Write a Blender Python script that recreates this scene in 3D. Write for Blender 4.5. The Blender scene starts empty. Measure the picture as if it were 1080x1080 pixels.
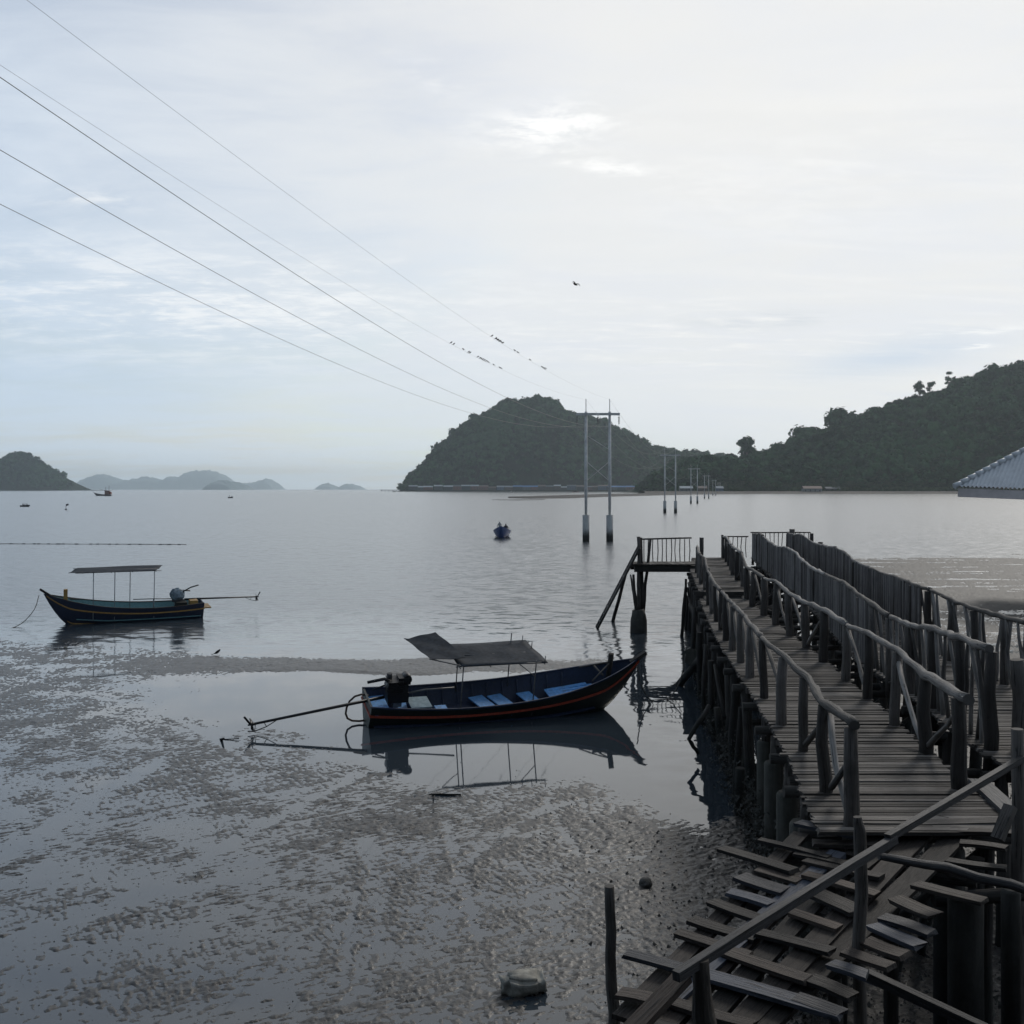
import bpy, math, random
import numpy as np
from mathutils import Vector, Matrix
random.seed(7)
RNG = np.random.RandomState(11)
C = bpy.context.scene.collection
F = 1150.0      # focal length in photo pixels
H = 6.0         # eye height above the water
CX, HY = 540.0, 516.0
R = math.radians

def P(px, py, Y):
    return Vector(((px-CX)/F*Y, Y, H-(py-HY)/F*Y))
def G(px, py, z=0.0):
    Y = (H-z)*F/(py-HY)
    return Vector(((px-CX)/F*Y, Y, z))
def lerp(a, b, t): return a+(b-a)*t

# ------------------------------------------------------------------ mesh builder
class MB:
    def __init__(s):
        s.v=[]; s.f=[]; s.uv=[]; s.r=[]; s.sm=[]
    def face(s, idx, uvs, r, smooth):
        s.f.append(idx); s.uv.extend(uvs); s.r.append(r); s.sm.append(smooth)
    def log(s, pts, rad, seg=8, wob=0.06, cap=True, rnd=None, sub=0, smooth=True, flat=1.0):
        pts=[Vector(p) for p in pts]
        if not isinstance(rad,(list,tuple)): rad=[rad]*len(pts)
        rad=list(rad)
        if sub:
            np_, nr=[],[]
            for i in range(len(pts)-1):
                L=(pts[i+1]-pts[i]).length
                for k in range(sub):
                    t=k/sub
                    q=pts[i].lerp(pts[i+1],t)
                    if (i>0 or k>0): q=q+Vector((random.gauss(0,1),random.gauss(0,1),random.gauss(0,1)))*min(L*0.012,rad[i]*0.22)
                    np_.append(q); nr.append(lerp(rad[i],rad[i+1],t))
            np_.append(pts[-1]); nr.append(rad[-1]); pts,rad=np_,nr
        r0=random.random() if rnd is None else rnd
        n=len(pts); base=len(s.v)
        t0=(pts[1]-pts[0]).normalized()
        up=Vector((0,0,1)) if abs(t0.z)<0.9 else Vector((1,0,0))
        a=t0.cross(up).normalized(); b=a.cross(t0).normalized()
        off=random.random()*20; ln=0
        lens=[]
        for i in range(n):
            t=(pts[min(i+1,n-1)]-pts[max(i-1,0)]).normalized()
            a=(a-t*a.dot(t)).normalized(); b=t.cross(a).normalized()
            if i: ln+=(pts[i]-pts[i-1]).length
            lens.append(ln+off)
            kr=1+random.uniform(-wob,wob)+(random.uniform(.1,.28) if (wob>=.1 and random.random()<.12) else 0)
            for k in range(seg):
                th=2*math.pi*k/seg
                rr=rad[i]*kr*(1+random.uniform(-wob,wob)*0.6)
                s.v.append(pts[i]+a*math.cos(th)*rr+b*math.sin(th)*rr*flat)
        circ=2*math.pi*max(rad)
        for i in range(n-1):
            for k in range(seg):
                k2=(k+1)%seg
                u0,u1=k/seg*circ+off,(k+1)/seg*circ+off
                s.face((base+i*seg+k,base+i*seg+k2,base+(i+1)*seg+k2,base+(i+1)*seg+k),
                       ((u0,lens[i]),(u1,lens[i]),(u1,lens[i+1]),(u0,lens[i+1])),r0,smooth)
        if cap:
            for e,i in ((0,0),(1,n-1)):
                idx=[base+i*seg+k for k in range(seg)]
                if e==0: idx=idx[::-1]
                s.face(tuple(idx),[(off,off+k*0.01) for k in range(seg)],r0*0.6,False)
        return s
    def plank(s, p0, p1, w, th, up=(0,0,1), rnd=None, jag=0.0, bend=0.0, n=1):
        p0,p1=Vector(p0),Vector(p1); up=Vector(up)
        d=(p1-p0); L=d.length; d=d/L
        x=d.cross(up).normalized(); z=x.cross(d).normalized()
        r0=random.random() if rnd is None else rnd
        off=random.random()*30; base=len(s.v)
        for i in range(n+1):
            t=i/n
            c=p0.lerp(p1,t)+z*bend*4*t*(1-t)
            for (sx,sz) in ((-.5,-.5),(.5,-.5),(.5,.5),(-.5,.5)):
                j=d*random.uniform(-jag,jag) if i in (0,n) else Vector()
                s.v.append(c+x*w*sx*(1+random.uniform(-.03,.03))+z*th*sz+j)
        for i in range(n):
            b0=base+i*4; L0,L1=off+L*i/n,off+L*(i+1)/n
            for k,(ww) in enumerate((w,th,w,th)):
                k2=(k+1)%4; u=off+k*0.37
                s.face((b0+k,b0+k2,b0+4+k2,b0+4+k),((u,L0),(u+ww,L0),(u+ww,L1),(u,L1)),r0,False)
        s.face((base+3,base+2,base+1,base),((off,off),(off+w,off),(off+w,off+.02),(off,off+.02)),r0*.6,False)
        e=base+n*4
        s.face((e,e+1,e+2,e+3),((off,off),(off+w,off),(off+w,off+.02),(off,off+.02)),r0*.6,False)
        return s
    def box(s, c, d, rot=None, rnd=None):
        c=Vector(c); dx,dy,dz=[q/2 for q in d]; base=len(s.v)
        M=rot if rot is not None else Matrix.Identity(3)
        for z in (-dz,dz):
            for (x,y) in ((-dx,-dy),(dx,-dy),(dx,dy),(-dx,dy)): s.v.append(c+M@Vector((x,y,z)))
        r0=random.random() if rnd is None else rnd
        for q in ((0,3,2,1),(4,5,6,7),(0,1,5,4),(1,2,6,5),(2,3,7,6),(3,0,4,7)):
            s.face(tuple(base+k for k in q),((0,0),(d[0],0),(d[0],d[2]),(0,d[2])),r0,False)
        return s
    def poly(s, vs, fs, rnd=0.5, smooth=False, uvs=None):
        base=len(s.v); s.v.extend(Vector(v) for v in vs)
        for f in fs:
            s.face(tuple(base+k for k in f),[uvs[k] if uvs else (vs[k][0],vs[k][1]) for k in f],rnd,smooth)
        return s
    def build(s, name, mat, parent=None, loc=None):
        me=bpy.data.meshes.new(name)
        off=Vector(loc) if loc is not None else Vector((0,0,0))
        me.from_pydata([tuple(v-off) for v in s.v],[],s.f)
        uv=me.uv_layers.new(name='UVMap')
        uv.data.foreach_set('uv',np.array(s.uv,dtype=np.float32).ravel())
        at=me.attributes.new('rnd','FLOAT','FACE'); at.data.foreach_set('value',np.array(s.r,dtype=np.float32))
        me.polygons.foreach_set('use_smooth',np.array(s.sm,dtype=bool))
        me.materials.append(mat); me.update()
        o=bpy.data.objects.new(name,me); C.objects.link(o)
        if loc is not None: o.location=off
        if parent is not None: o.parent=parent
        return o

def tag(o,label=None,cat=None,group=None,kind=None):
    if label: o['label']=label
    if cat: o['category']=cat
    if group: o['group']=group
    if kind: o['kind']=kind
    return o
def thing(name,label,cat,loc=(0,0,0),rz=0,group=None,rx=0,ry=0):
    o=bpy.data.objects.new(name,None); C.objects.link(o); o.empty_display_size=.2
    o.location=loc; o.rotation_euler=(rx,ry,rz)
    return tag(o,label,cat,group)
def copy_tree(o,parent=None):
    c=o.copy(); C.objects.link(c); c.parent=parent
    for ch in list(o.children): copy_tree(ch,c)
    return c
def rel(pts,o):
    """world points -> a parent's local space (parents here have location only)"""
    L=Vector(o.location); return [Vector(p)-L for p in pts]

# ------------------------------------------------------------------ materials
class N:
    """tiny wrapper so node maths reads like maths"""
    def __init__(s,nt,sock): s.nt,s.k=nt,sock
    def _m(s,op,*a):
        n=s.nt.nodes.new('ShaderNodeMath'); n.operation=op
        for i,x in enumerate((s,)+a):
            if isinstance(x,N): s.nt.links.new(x.k,n.inputs[i])
            else: n.inputs[i].default_value=x
        return N(s.nt,n.outputs[0])
    def __add__(s,o): return s._m('ADD',o)
    def __sub__(s,o): return s._m('SUBTRACT',o)
    def __mul__(s,o): return s._m('MULTIPLY',o)
    def __truediv__(s,o): return s._m('DIVIDE',o)
    def pow(s,o): return s._m('POWER',o)
    def mx(s,o): return s._m('MAXIMUM',o)
    def mn(s,o): return s._m('MINIMUM',o)
    def exp(s): return s._m('EXPONENT')
    def ss(s,a,b,lo=0.0,hi=1.0):
        n=s.nt.nodes.new('ShaderNodeMapRange'); n.interpolation_type='SMOOTHSTEP'
        s.nt.links.new(s.k,n.inputs[0])
        for i,v in zip((1,2,3,4),(a,b,lo,hi)): n.inputs[i].default_value=v
        return N(s.nt,n.outputs[0])
def node(nt,t,**kw):
    n=nt.nodes.new(t)
    for k,v in kw.items():
        if k in n.inputs: 
            if isinstance(v,N): nt.links.new(v.k,n.inputs[k])
            elif hasattr(v,'is_output'): nt.links.new(v,n.inputs[k])
            else: n.inputs[k].default_value=v
        else: setattr(n,k,v)
    return n
def noise(nt,vec,scale,detail=3,rough=.55,dist=0):
    n=node(nt,'ShaderNodeTexNoise',Scale=scale,Detail=detail,Roughness=rough,Distortion=dist)
    if vec is not None: nt.links.new(vec,n.inputs['Vector'])
    return N(nt,n.outputs['Fac'])
def vscale(nt,vec,sx,sy,sz):
    n=nt.nodes.new('ShaderNodeVectorMath'); n.operation='MULTIPLY'; nt.links.new(vec,n.inputs[0]); n.inputs[1].default_value=(sx,sy,sz)
    return n.outputs[0]
def mix(nt,f,a,b):
    n=nt.nodes.new('ShaderNodeMix'); n.data_type='RGBA'
    for k,x in ((0,f),(6,a),(7,b)):
        if isinstance(x,N): nt.links.new(x.k,n.inputs[k])
        elif hasattr(x,'is_output'): nt.links.new(x,n.inputs[k])
        elif k==0: n.inputs[0].default_value=x
        else: n.inputs[k].default_value=(*x,1)
    return n.outputs[2]
def new_mat(name):
    m=bpy.data.materials.new(name); m.use_nodes=True; nt=m.node_tree
    b=nt.nodes['Principled BSDF']; return m,nt,b
def bump(nt,b,h,dist,strength=1.0):
    n=node(nt,'ShaderNodeBump',Distance=dist,Strength=strength)
    nt.links.new(h.k,n.inputs['Height']); nt.links.new(n.outputs[0],b.inputs['Normal'])
def wood_mat(name,c1,c2,tide=None,rough=.75,spec=.35,tint=None):
    m,nt,b=new_mat(name)
    uv=nt.nodes.new('ShaderNodeUVMap').outputs[0]
    at=node(nt,'ShaderNodeAttribute',attribute_name='rnd'); rn=N(nt,at.outputs['Fac'])
    g=noise(nt,vscale(nt,uv,38,1.7,1),1.0,5,.65)
    g2=noise(nt,vscale(nt,uv,8,.7,1),1.0,3,.5)
    f=(g*.8+g2*.55+rn*1.0-.78)
    f=f.ss(0,1)
    col=mix(nt,f,c1,c2)
    if tint:
        col=mix(nt,rn.ss(.72,.8)*.8,col,tint)
    geo=nt.nodes.new('ShaderNodeNewGeometry'); sp=nt.nodes.new('ShaderNodeSeparateXYZ'); nt.links.new(geo.outputs['Position'],sp.inputs[0])
    big=noise(nt,geo.outputs['Position'],1.3,4,.6)
    col=mix(nt,big.ss(.45,.7)*.45,col,tuple(x*.45 for x in c1))
    kn=noise(nt,vscale(nt,uv,16,5,1),1.0,2,.5)
    col=mix(nt,kn.ss(.66,.74)*.7,col,tuple(x*.3 for x in c1))
    crack=g.ss(.34,.44)
    col=mix(nt,crack,tuple(x*.25 for x in c1),col)
    if tide is not None:
        z=N(nt,sp.outputs[2])+big*.5
        w=z.ss(tide,tide+.35)
        col=mix(nt,w,(.014,.015,.013),col)
    nt.links.new(col,b.inputs['Base Color'])
    b.inputs['Roughness'].default_value=rough; b.inputs['Specular IOR Level'].default_value=spec
    bump(nt,b,g*.8+g2*.6-kn*.3,.026)
    return m
def plain_mat(name,c,rough=.6,spec=.4,var=.25,scale=6,metal=0,bumpd=0.0):
    m,nt,b=new_mat(name)
    geo=nt.nodes.new('ShaderNodeTexCoord')
    n=noise(nt,geo.outputs['Object'],scale,5,.6)
    col=mix(nt,n.ss(.3,.7),tuple(x*(1-var) for x in c),tuple(min(1,x*(1+var)) for x in c))
    nt.links.new(col,b.inputs['Base Color'])
    b.inputs['Roughness'].default_value=rough; b.inputs['Specular IOR Level'].default_value=spec; b.inputs['Metallic'].default_value=metal
    if bumpd: bump(nt,b,n,bumpd)
    return m
def painted_mat(name,c,worn=(.12,.10,.09),rough=.5,amount=.5):
    """weathered boat paint: scuffs and dirt that sit on the thing itself"""
    m,nt,b=new_mat(name)
    tc=nt.nodes.new('ShaderNodeTexCoord').outputs['Object']
    a=noise(nt,vscale(nt,tc,1.2,1.2,4),2.5,6,.7); d=noise(nt,tc,14,4,.7)
    col=mix(nt,d.ss(.3,.75),tuple(x*.7 for x in c),tuple(x*1.15 for x in c))
    col=mix(nt,a.ss(.56,.68)*amount,col,worn)
    nt.links.new(col,b.inputs['Base Color']); b.inputs['Roughness'].default_value=rough
    bump(nt,b,d,.004)
    return m
def tide_or_shade_mat(name,c1,c2,lo,hi,dark=(.018,.019,.016)):
    m,nt,b=new_mat(name)
    geo=nt.nodes.new('ShaderNodeNewGeometry'); pos=geo.outputs['Position']
    sp=nt.nodes.new('ShaderNodeSeparateXYZ'); nt.links.new(pos,sp.inputs[0])
    n=noise(nt,pos,3,5,.6); st=noise(nt,vscale(nt,pos,6,6,.6),2,4,.6)
    col=mix(nt,(n*.5+st*.6).ss(.35,.75),c1,c2)
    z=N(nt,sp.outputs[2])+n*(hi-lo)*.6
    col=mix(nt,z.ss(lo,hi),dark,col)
    nt.links.new(col,b.inputs['Base Color']); b.inputs['Roughness'].default_value=.8; b.inputs['Specular IOR Level'].default_value=.3
    bump(nt,b,n+noise(nt,pos,30,3,.7)*.4,.02)
    return m
def foliage_mat(name,c1,c2,scale):
    m,nt,b=new_mat(name)
    geo=nt.nodes.new('ShaderNodeNewGeometry')
    n=noise(nt,geo.outputs['Position'],scale,3,.6); n2=noise(nt,geo.outputs['Position'],scale*.12,2,.5)
    col=mix(nt,(n*.8+n2*.5).ss(.5,.8),c1,c2)
    nt.links.new(col,b.inputs['Base Color']); b.inputs['Roughness'].default_value=.95; b.inputs['Specular IOR Level'].default_value=.03
    return m

M={}
M['deck']=wood_mat('deck_wood',(.044,.038,.033),(.195,.176,.158),spec=.3,rough=.8)
M['rail']=wood_mat('rail_wood',(.068,.062,.056),(.31,.29,.27),tide=None,rough=.75)
M['post']=wood_mat('post_wood',(.038,.033,.029),(.140,.125,.112),tide=.7,rough=.8)
M['pile']=wood_mat('pile_wood',(.020,.018,.016),(.072,.065,.058),tide=1.0,rough=.85)
M['picket']=wood_mat('picket_wood',(.058,.054,.052),(.20,.188,.182),rough=.8)
M['ramp']=wood_mat('ramp_wood',(.010,.0078,.0065),(.062,.047,.038),rough=.7)
M['ramp_blue']=wood_mat('blue_painted_plank',(.018,.021,.029),(.068,.078,.102),rough=.6)
M['ramp_tan']=wood_mat('tan_plank',(.026,.019,.015),(.088,.064,.049),rough=.7)
M['beam']=wood_mat('beam_wood',(.008,.008,.009),(.045,.046,.051),rough=.65,spec=.45)
M['concrete']=tide_or_shade_mat('pile_concrete',(.040,.040,.034),(.082,.081,.070),.1,1.3)
M['pylon_concrete']=tide_or_shade_mat('pylon_concrete',(.32,.32,.31),(.45,.45,.43),.9,2.0,(.03,.03,.028))
M['pole']=plain_mat('pole_concrete',(.55,.54,.52),.7,.3,.2,2)
M['steel']=plain_mat('grey_steel',(.18,.18,.18),.5,.5,.2,8,.5)
M['wire']=plain_mat('wire_metal',(.30,.29,.27),.6,.3,.1,3)
M['bird']=plain_mat('bird_dark',(.015,.014,.014),.7,.2,.2,30)
M['rope']=plain_mat('rope',(.10,.095,.085),.9,.1,.3,60)
M['black']=plain_mat('engine_black',(.012,.012,.013),.45,.5,.4,20,.2,.004)
M['dark_concrete']=tide_or_shade_mat('shaded_pile_concrete',(.028,.028,.025),(.050,.049,.044),1.3,2.4,(.008,.008,.008))  # under-ramp shade put into the concrete colour, deeper towards the foot
M['rock']=plain_mat('rock_stone',(.075,.072,.066),.85,.3,.4,5,0,.03)
# ------------------------------------------------------------------ sky, sun, camera
SUN_AZ, SUN_EL = R(30), R(33)
sund=Vector((math.sin(SUN_AZ)*math.cos(SUN_EL),math.cos(SUN_AZ)*math.cos(SUN_EL),math.sin(SUN_EL)))
world=bpy.data.worlds.new('World'); bpy.context.scene.world=world; world.use_nodes=True
nt=world.node_tree; bg=nt.nodes['Background']
sky=nt.nodes.new('ShaderNodeTexSky'); sky.sky_type='NISHITA'; sky.sun_disc=False
sky.sun_elevation=SUN_EL; sky.sun_rotation=SUN_AZ; sky.air_density=1.0; sky.dust_density=1.5; sky.altitude=0
tc=nt.nodes.new('ShaderNodeTexCoord').outputs['Generated']
sp=nt.nodes.new('ShaderNodeSeparateXYZ'); nt.links.new(tc,sp.inputs[0])
dx,dy,dz=[N(nt,sp.outputs[i]) for i in range(3)]
az=dx._m('ARCTAN2',dy); el=dz._m('ARCSINE')
zz=dz.mx(0.0)+.10
cv=nt.nodes.new('ShaderNodeCombineXYZ'); nt.links.new((dx/zz).k,cv.inputs[0]); nt.links.new((dy/zz).k,cv.inputs[1])
dot=dx*sund.x+dy*sund.y+dz*sund.z
glow=dot.ss(.30,1.0)                       # thin cloud is bright towards the sun
front=dot.ss(-.9,.75)
def gs(x,c,w): return (((x-c)/w).pow(2)*-1.0).exp()
n_big=noise(nt,vscale(nt,cv.outputs[0],.35,.55,1),1.0,4,.5,.6)
n_med=noise(nt,vscale(nt,cv.outputs[0],1.5,2.6,1),1.0,8,.62,.5)
n_fine=noise(nt,vscale(nt,cv.outputs[0],6.5,9.5,1),1.0,9,.70,.25)
n_str=noise(nt,vscale(nt,cv.outputs[0],1.2,5.5,1),1.0,6,.6,.8)
# veil colour (values are divided by the 0.1 strength of the background)
K=10.0
veil_dim=(.13*K,.155*K,.19*K); veil_mid=(.52*K,.68*K,.89*K); veil_hot=(.86*K,.845*K,.81*K)
veil=mix(nt,front,veil_dim,veil_mid)
veil=mix(nt,glow.pow(.85)*.95,veil,veil_hot)
# greyer, dimmer air low over the horizon, away from the sun
low=gs(el,0.0,R(7.5))
lowc=mix(nt,az.ss(R(-30),R(28)),(.64*K,.75*K,.86*K),(.88*K,.87*K,.83*K))
veil=mix(nt,low*front*.80,veil,lowc)
# sky dimmed above the view to darken reflections and light on the foreground
zen=el.ss(R(23),R(50),1.0,.6)
cover=(n_big*.55+n_med*.45).ss(.34,.60)*.46+.46
nm=nt.nodes.new('ShaderNodeVectorMath'); nm.operation='MINIMUM'; nt.links.new(sky.outputs[0],nm.inputs[0]); nm.inputs[1].default_value=(.74*K,.78*K,.86*K); nish=nm.outputs[0]
col=mix(nt,cover,nish,veil)
# blue-grey banks of thicker cloud
bank=gs(el,R(5.6),R(2.2))*az.ss(R(8),R(-22))*n_big.ss(.32,.62)
col=mix(nt,bank*.38,col,(.47*K,.61*K,.77*K))
elr=el-(az-R(19))*.12
bank2=gs(elr,R(6.5),R(.85))*gs(az,R(19.5),R(4.5))*n_med.ss(.2,.5)
col=mix(nt,bank2*.85,col,(.62*K,.70*K,.80*K))
bank3=gs(el,R(8.6),R(.45))*gs(az,R(13.5),R(4))*n_med.ss(.38,.6)
col=mix(nt,bank3*.85,col,(.60*K,.65*K,.71*K))
# small bright clouds in a band above the bank
band=gs(el,R(9.3),R(2.6))*gs(az,R(-15),R(14))
puff=(n_fine*.6+n_med*.5).ss(.50,.68)*band
col=mix(nt,puff*.8,col,(.93*K,.95*K,.96*K))
puff2=(n_fine*.5+n_str*.6).ss(.55,.75)*gs(el,R(8.0),R(2.0))*gs(az,R(10),R(12))
col=mix(nt,puff2*.6,col,(1.02*K,1.0*K,.97*K))
# torn wisps, each in its own part of the sky
for (a,e,wa,we,s,tilt) in ((2.0,18.4,3.4,1.0,.75,.1),(5.0,16.4,2.8,.40,.75,-.2),(-4,20.6,1.6,.6,.35,-.3),(23,6.9,.9,.12,.9,0),(22.5,7.6,3.5,.16,.5,0),(-21,14,3,.5,.25,0),(15,15.6,8,3,.12,0)):
    ee=el-(az-R(a))*tilt
    w=gs(az,R(a),R(wa))*gs(ee,R(e),R(we))*(n_fine*1.0+n_str*.3).ss(.56,.82)
    col=mix(nt,(w*s*1.9).mn(1.0),col,(1.0*K,1.0*K,.99*K))
streak=(n_str*.7+n_big*.4).ss(.48,.66)
col=mix(nt,streak*az.ss(R(-12),R(25))*gs(el,R(13),R(9))*.22,col,(.95*K,.94*K,.92*K))
cz=nt.nodes.new('ShaderNodeVectorMath'); cz.operation='SCALE'; nt.links.new(col,cz.inputs[0]); nt.links.new(zen.k,cz.inputs[3]); nt.links.new(cz.outputs[0],bg.inputs[0]); bg.inputs[1].default_value=.1

sl=bpy.data.lights.new('sun','SUN'); sl.energy=1.3; sl.angle=R(12); sl.color=(1,.95,.88)
so=bpy.data.objects.new('sun',sl); C.objects.link(so); so.rotation_euler=(-sund).to_track_quat('-Z','Y').to_euler(); so.location=(30,-10,60)

cam=bpy.data.cameras.new('camera'); co=bpy.data.objects.new('camera',cam); C.objects.link(co)
co.location=(0,0,H); co.rotation_euler=(R(90),0,0)
cam.sensor_width=36; cam.lens=36*F/1080; cam.shift_y=(HY-540)/1080.0; cam.clip_end=60000; cam.clip_start=.1
sc=bpy.context.scene; sc.camera=co
sc.view_settings.view_transform='Standard'; sc.view_settings.look='None'; sc.view_settings.exposure=0.08; sc.view_settings.gamma=1
try:
    sc.cycles.use_denoising=True; sc.cycles.denoiser='OPENIMAGEDENOISE'
except Exception: pass
sc.cycles.max_bounces=6; sc.cycles.diffuse_bounces=3; sc.cycles.glossy_bounces=4; sc.cycles.volume_bounces=1
sc.cycles.use_adaptive_sampling=True; sc.cycles.adaptive_threshold=.015

# haze: one closed box of even air
m=bpy.data.materials.new('haze_air'); m.use_nodes=True; nt=m.node_tree
for n in list(nt.nodes):
    if n.type=='BSDF_PRINCIPLED': nt.nodes.remove(n)
v=nt.nodes.new('ShaderNodeVolumePrincipled'); v.inputs['Color'].default_value=(.82,.94,1,1); v.inputs['Density'].default_value=5.2e-5; v.inputs['Anisotropy'].default_value=.5
out=[n for n in nt.nodes if n.type=='OUTPUT_MATERIAL'][0]; nt.links.new(v.outputs[0],out.inputs['Volume'])
hz=MB().box((0,11000,198.0),(52000,27000,404.0)).build('haze',m); tag(hz,kind='stuff',label='thin pale sea haze over the whole bay')

# ------------------------------------------------------------------ numpy noise
def perlin(x,y,seed=0):
    rs=np.random.RandomState(seed); p=rs.permutation(512); p=np.concatenate([p,p]); ang=rs.rand(1024)*2*np.pi
    gx,gy=np.cos(ang),np.sin(ang)
    xi=np.floor(x).astype(int); yi=np.floor(y).astype(int); xf=x-xi; yf=y-yi
    def g(ix,iy,fx,fy):
        h=p[(p[ix&511]+iy)&511]; return gx[h]*fx+gy[h]*fy
    u=xf*xf*xf*(xf*(xf*6-15)+10); v=yf*yf*yf*(yf*(yf*6-15)+10)
    a=g(xi,yi,xf,yf); b=g(xi+1,yi,xf-1,yf); c=g(xi,yi+1,xf,yf-1); d=g(xi+1,yi+1,xf-1,yf-1)
    return (a+(b-a)*u)+((c+(d-c)*u)-(a+(b-a)*u))*v
def fbm(x,y,o=4,seed=0,g=.5):
    t=0;a=1
    for i in range(o): t=t+a*perlin(x*2**i+i*17.3,y*2**i-i*9.1,seed+i); a*=g
    return t

# ------------------------------------------------------------------ water
m,nt,b=new_mat('sea_water')
geo=nt.nodes.new('ShaderNodeNewGeometry'); pos=geo.outputs['Position']
sp=nt.nodes.new('ShaderNodeSeparateXYZ'); nt.links.new(pos,sp.inputs[0]); X,Y=N(nt,sp.outputs[0]),N(nt,sp.outputs[1])
wob=noise(nt,vscale(nt,pos,.06,.06,1),1,2,.5)*8.0-4.0
open_=(Y+wob+X.ss(2,9)*6.0).ss(33,58)                 # ripples grow offshore of the calm shallows
patch=noise(nt,vscale(nt,pos,.010,.035,1),1,3,.6).ss(.30,.70)
def slope(off,k1,k2):
    v=nt.nodes.new('ShaderNodeVectorMath'); v.operation='ADD'; nt.links.new(pos,v.inputs[0]); v.inputs[1].default_value=(off,off*.7,0)
    a_=noise(nt,vscale(nt,v.outputs[0],k1,k1*1.7,1),1,3,.65,.3); b_=noise(nt,vscale(nt,v.outputs[0],k2,k2*2.2,1),1,2,.6)
    return (a_-.5)*1.0+(b_-.5)*.25
amp=open_*(patch*.25+.75)*.62+.006
nearA=X.ss(1.8,4.5)*(Y*-1.0+60).ss(0,20)*.10
amp=amp+nearA
cn=nt.nodes.new('ShaderNodeCombineXYZ'); nt.links.new((slope(13.7,.9,.22)*amp*.6).k,cn.inputs[0]); nt.links.new((slope(91.3,.9,.22)*amp).k,cn.inputs[1]); cn.inputs[2].default_value=1
nv=nt.nodes.new('ShaderNodeVectorMath'); nv.operation='NORMALIZE'; nt.links.new(cn.outputs[0],nv.inputs[0]); nt.links.new(nv.outputs[0],b.inputs['Normal'])
b.inputs['Base Color'].default_value=(.032,.042,.052,1); b.inputs['Roughness'].default_value=.03
nt.links.new((open_*.20+.03).k,b.inputs['Roughness'])
b.inputs['IOR'].default_value=1.6; nt.links.new((open_*.6+.45).k,b.inputs['Specular IOR Level'])
M['water']=m
w=MB(); w.poly([(-25500,-2000,0),(25500,-2000,0),(25500,24000,0),(-25500,24000,0)],[(0,1,2,3)])
tag(w.build('sea',m),kind='structure')
w=MB(); w.poly([(-25500,-2000,-.9),(25500,-2000,-.9),(25500,24000,-.9),(-25500,24000,-.9)],[(0,1,2,3)])
tag(w.build('seabed',plain_mat('seabed_silt',(.04,.037,.033))),kind='structure')

# ------------------------------------------------------------------ mudflat
COLS=[-400,0,100,200,300,400,500,600,680,740,800,900,1080,1600]
ROWS={540:[0]*14,
 578:[0]*11+[.0,.0,.0],
 586:[0]*11+[.15,.35,.5],
 592:[0]*10+[.0,.62,.70,.7],
 600:[0]*10+[.1,.60,.66,.7],
 606:[0]*10+[.2,.62,.66,.8],
 618:[0]*10+[.2,.56,.56,.6],
 632:[0]*10+[.3,.75,.7,.7],
 650:[.1]+[0]*9+[.3,.6,.5,.6],
 668:[.45,.25,.05]+[0]*7+[.3,.6,.5,.6],
 677:[.6,.52,.40,.05]+[0]*6+[.3,.55,.5,.6],
 688:[.6,.52,.50,.45,.10,0,0,0,0,0,.3,.55,.5,.6],
 695:[.6,.52,.50,.60,.55,.45,.50,.50,.30,0,.3,.6,.6,.6],
 700:[.6,.52,.50,.70,.82,.85,.90,.80,.30,0,.3,.6,.6,.6],
 708:[.6,.52,.48,.62,.72,.80,.60,.40,.0,0,.3,.6,.6,.6],
 714:[.6,.55,.48,.40,.20,.10,0,0,0,0,.3,.6,.6,.6],
 740:[.6,.56,.50,.30,.0,0,0,0,0,0,.3,.6,.6,.6],
 762:[.6,.55,.50,.46,.18,0,0,0,0,0,.3,.6,.7,.7],
 785:[.55,.5,.50,.52,.50,.2,.0,0,0,0,.3,.6,.7,.7],
 812:[.5,.46,.47,.50,.50,.47,.22,.15,.05,0,.3,.7,.8,.8],
 832:[.5,.44,.46,.50,.50,.50,.48,.46,.25,.05,.4,.8,.9,.9],
 850:[.5,.44,.46,.48,.50,.55,.52,.58,.45,.20,.6,.9,1,1],
 872:[.5,.44,.45,.47,.50,.55,.52,.55,.58,.55,.8,1,1,1],
 900:[.47,.46,.46,.47,.48,.50,.50,.53,.62,.68,.85,1,1,1],
 950:[.47,.455,.46,.47,.47,.50,.50,.52,.60,.70,.9,1,1,1],
 1080:[.45,.46,.46,.47,.47,.48,.50,.50,.56,.8,1,1,1,1],
 1800:[.45,.46,.46,.47,.47,.48,.50,.50,.56,.8,1,1,1,1]}
rk=sorted(ROWS); TB=np.array([ROWS[k] for k in rk])
def mudness(X,Y):
    px=np.clip(CX+F*X/Y,COLS[0],COLS[-1]-1e-3); py=np.clip(HY+F*H/Y,rk[0],rk[-1]-1e-3)
    ci=np.searchsorted(COLS,px,side='right')-1; ri=np.searchsorted(rk,py,side='right')-1
    ca=np.array(COLS,float); ra=np.array(rk,float)
    u=(px-ca[ci])/(ca[ci+1]-ca[ci]); v=(py-ra[ri])/(ra[ri+1]-ra[ri])
    return (TB[ri,ci]*(1-u)+TB[ri,ci+1]*u)*(1-v)+(TB[ri+1,ci]*(1-u)+TB[ri+1,ci+1]*u)*v
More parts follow.
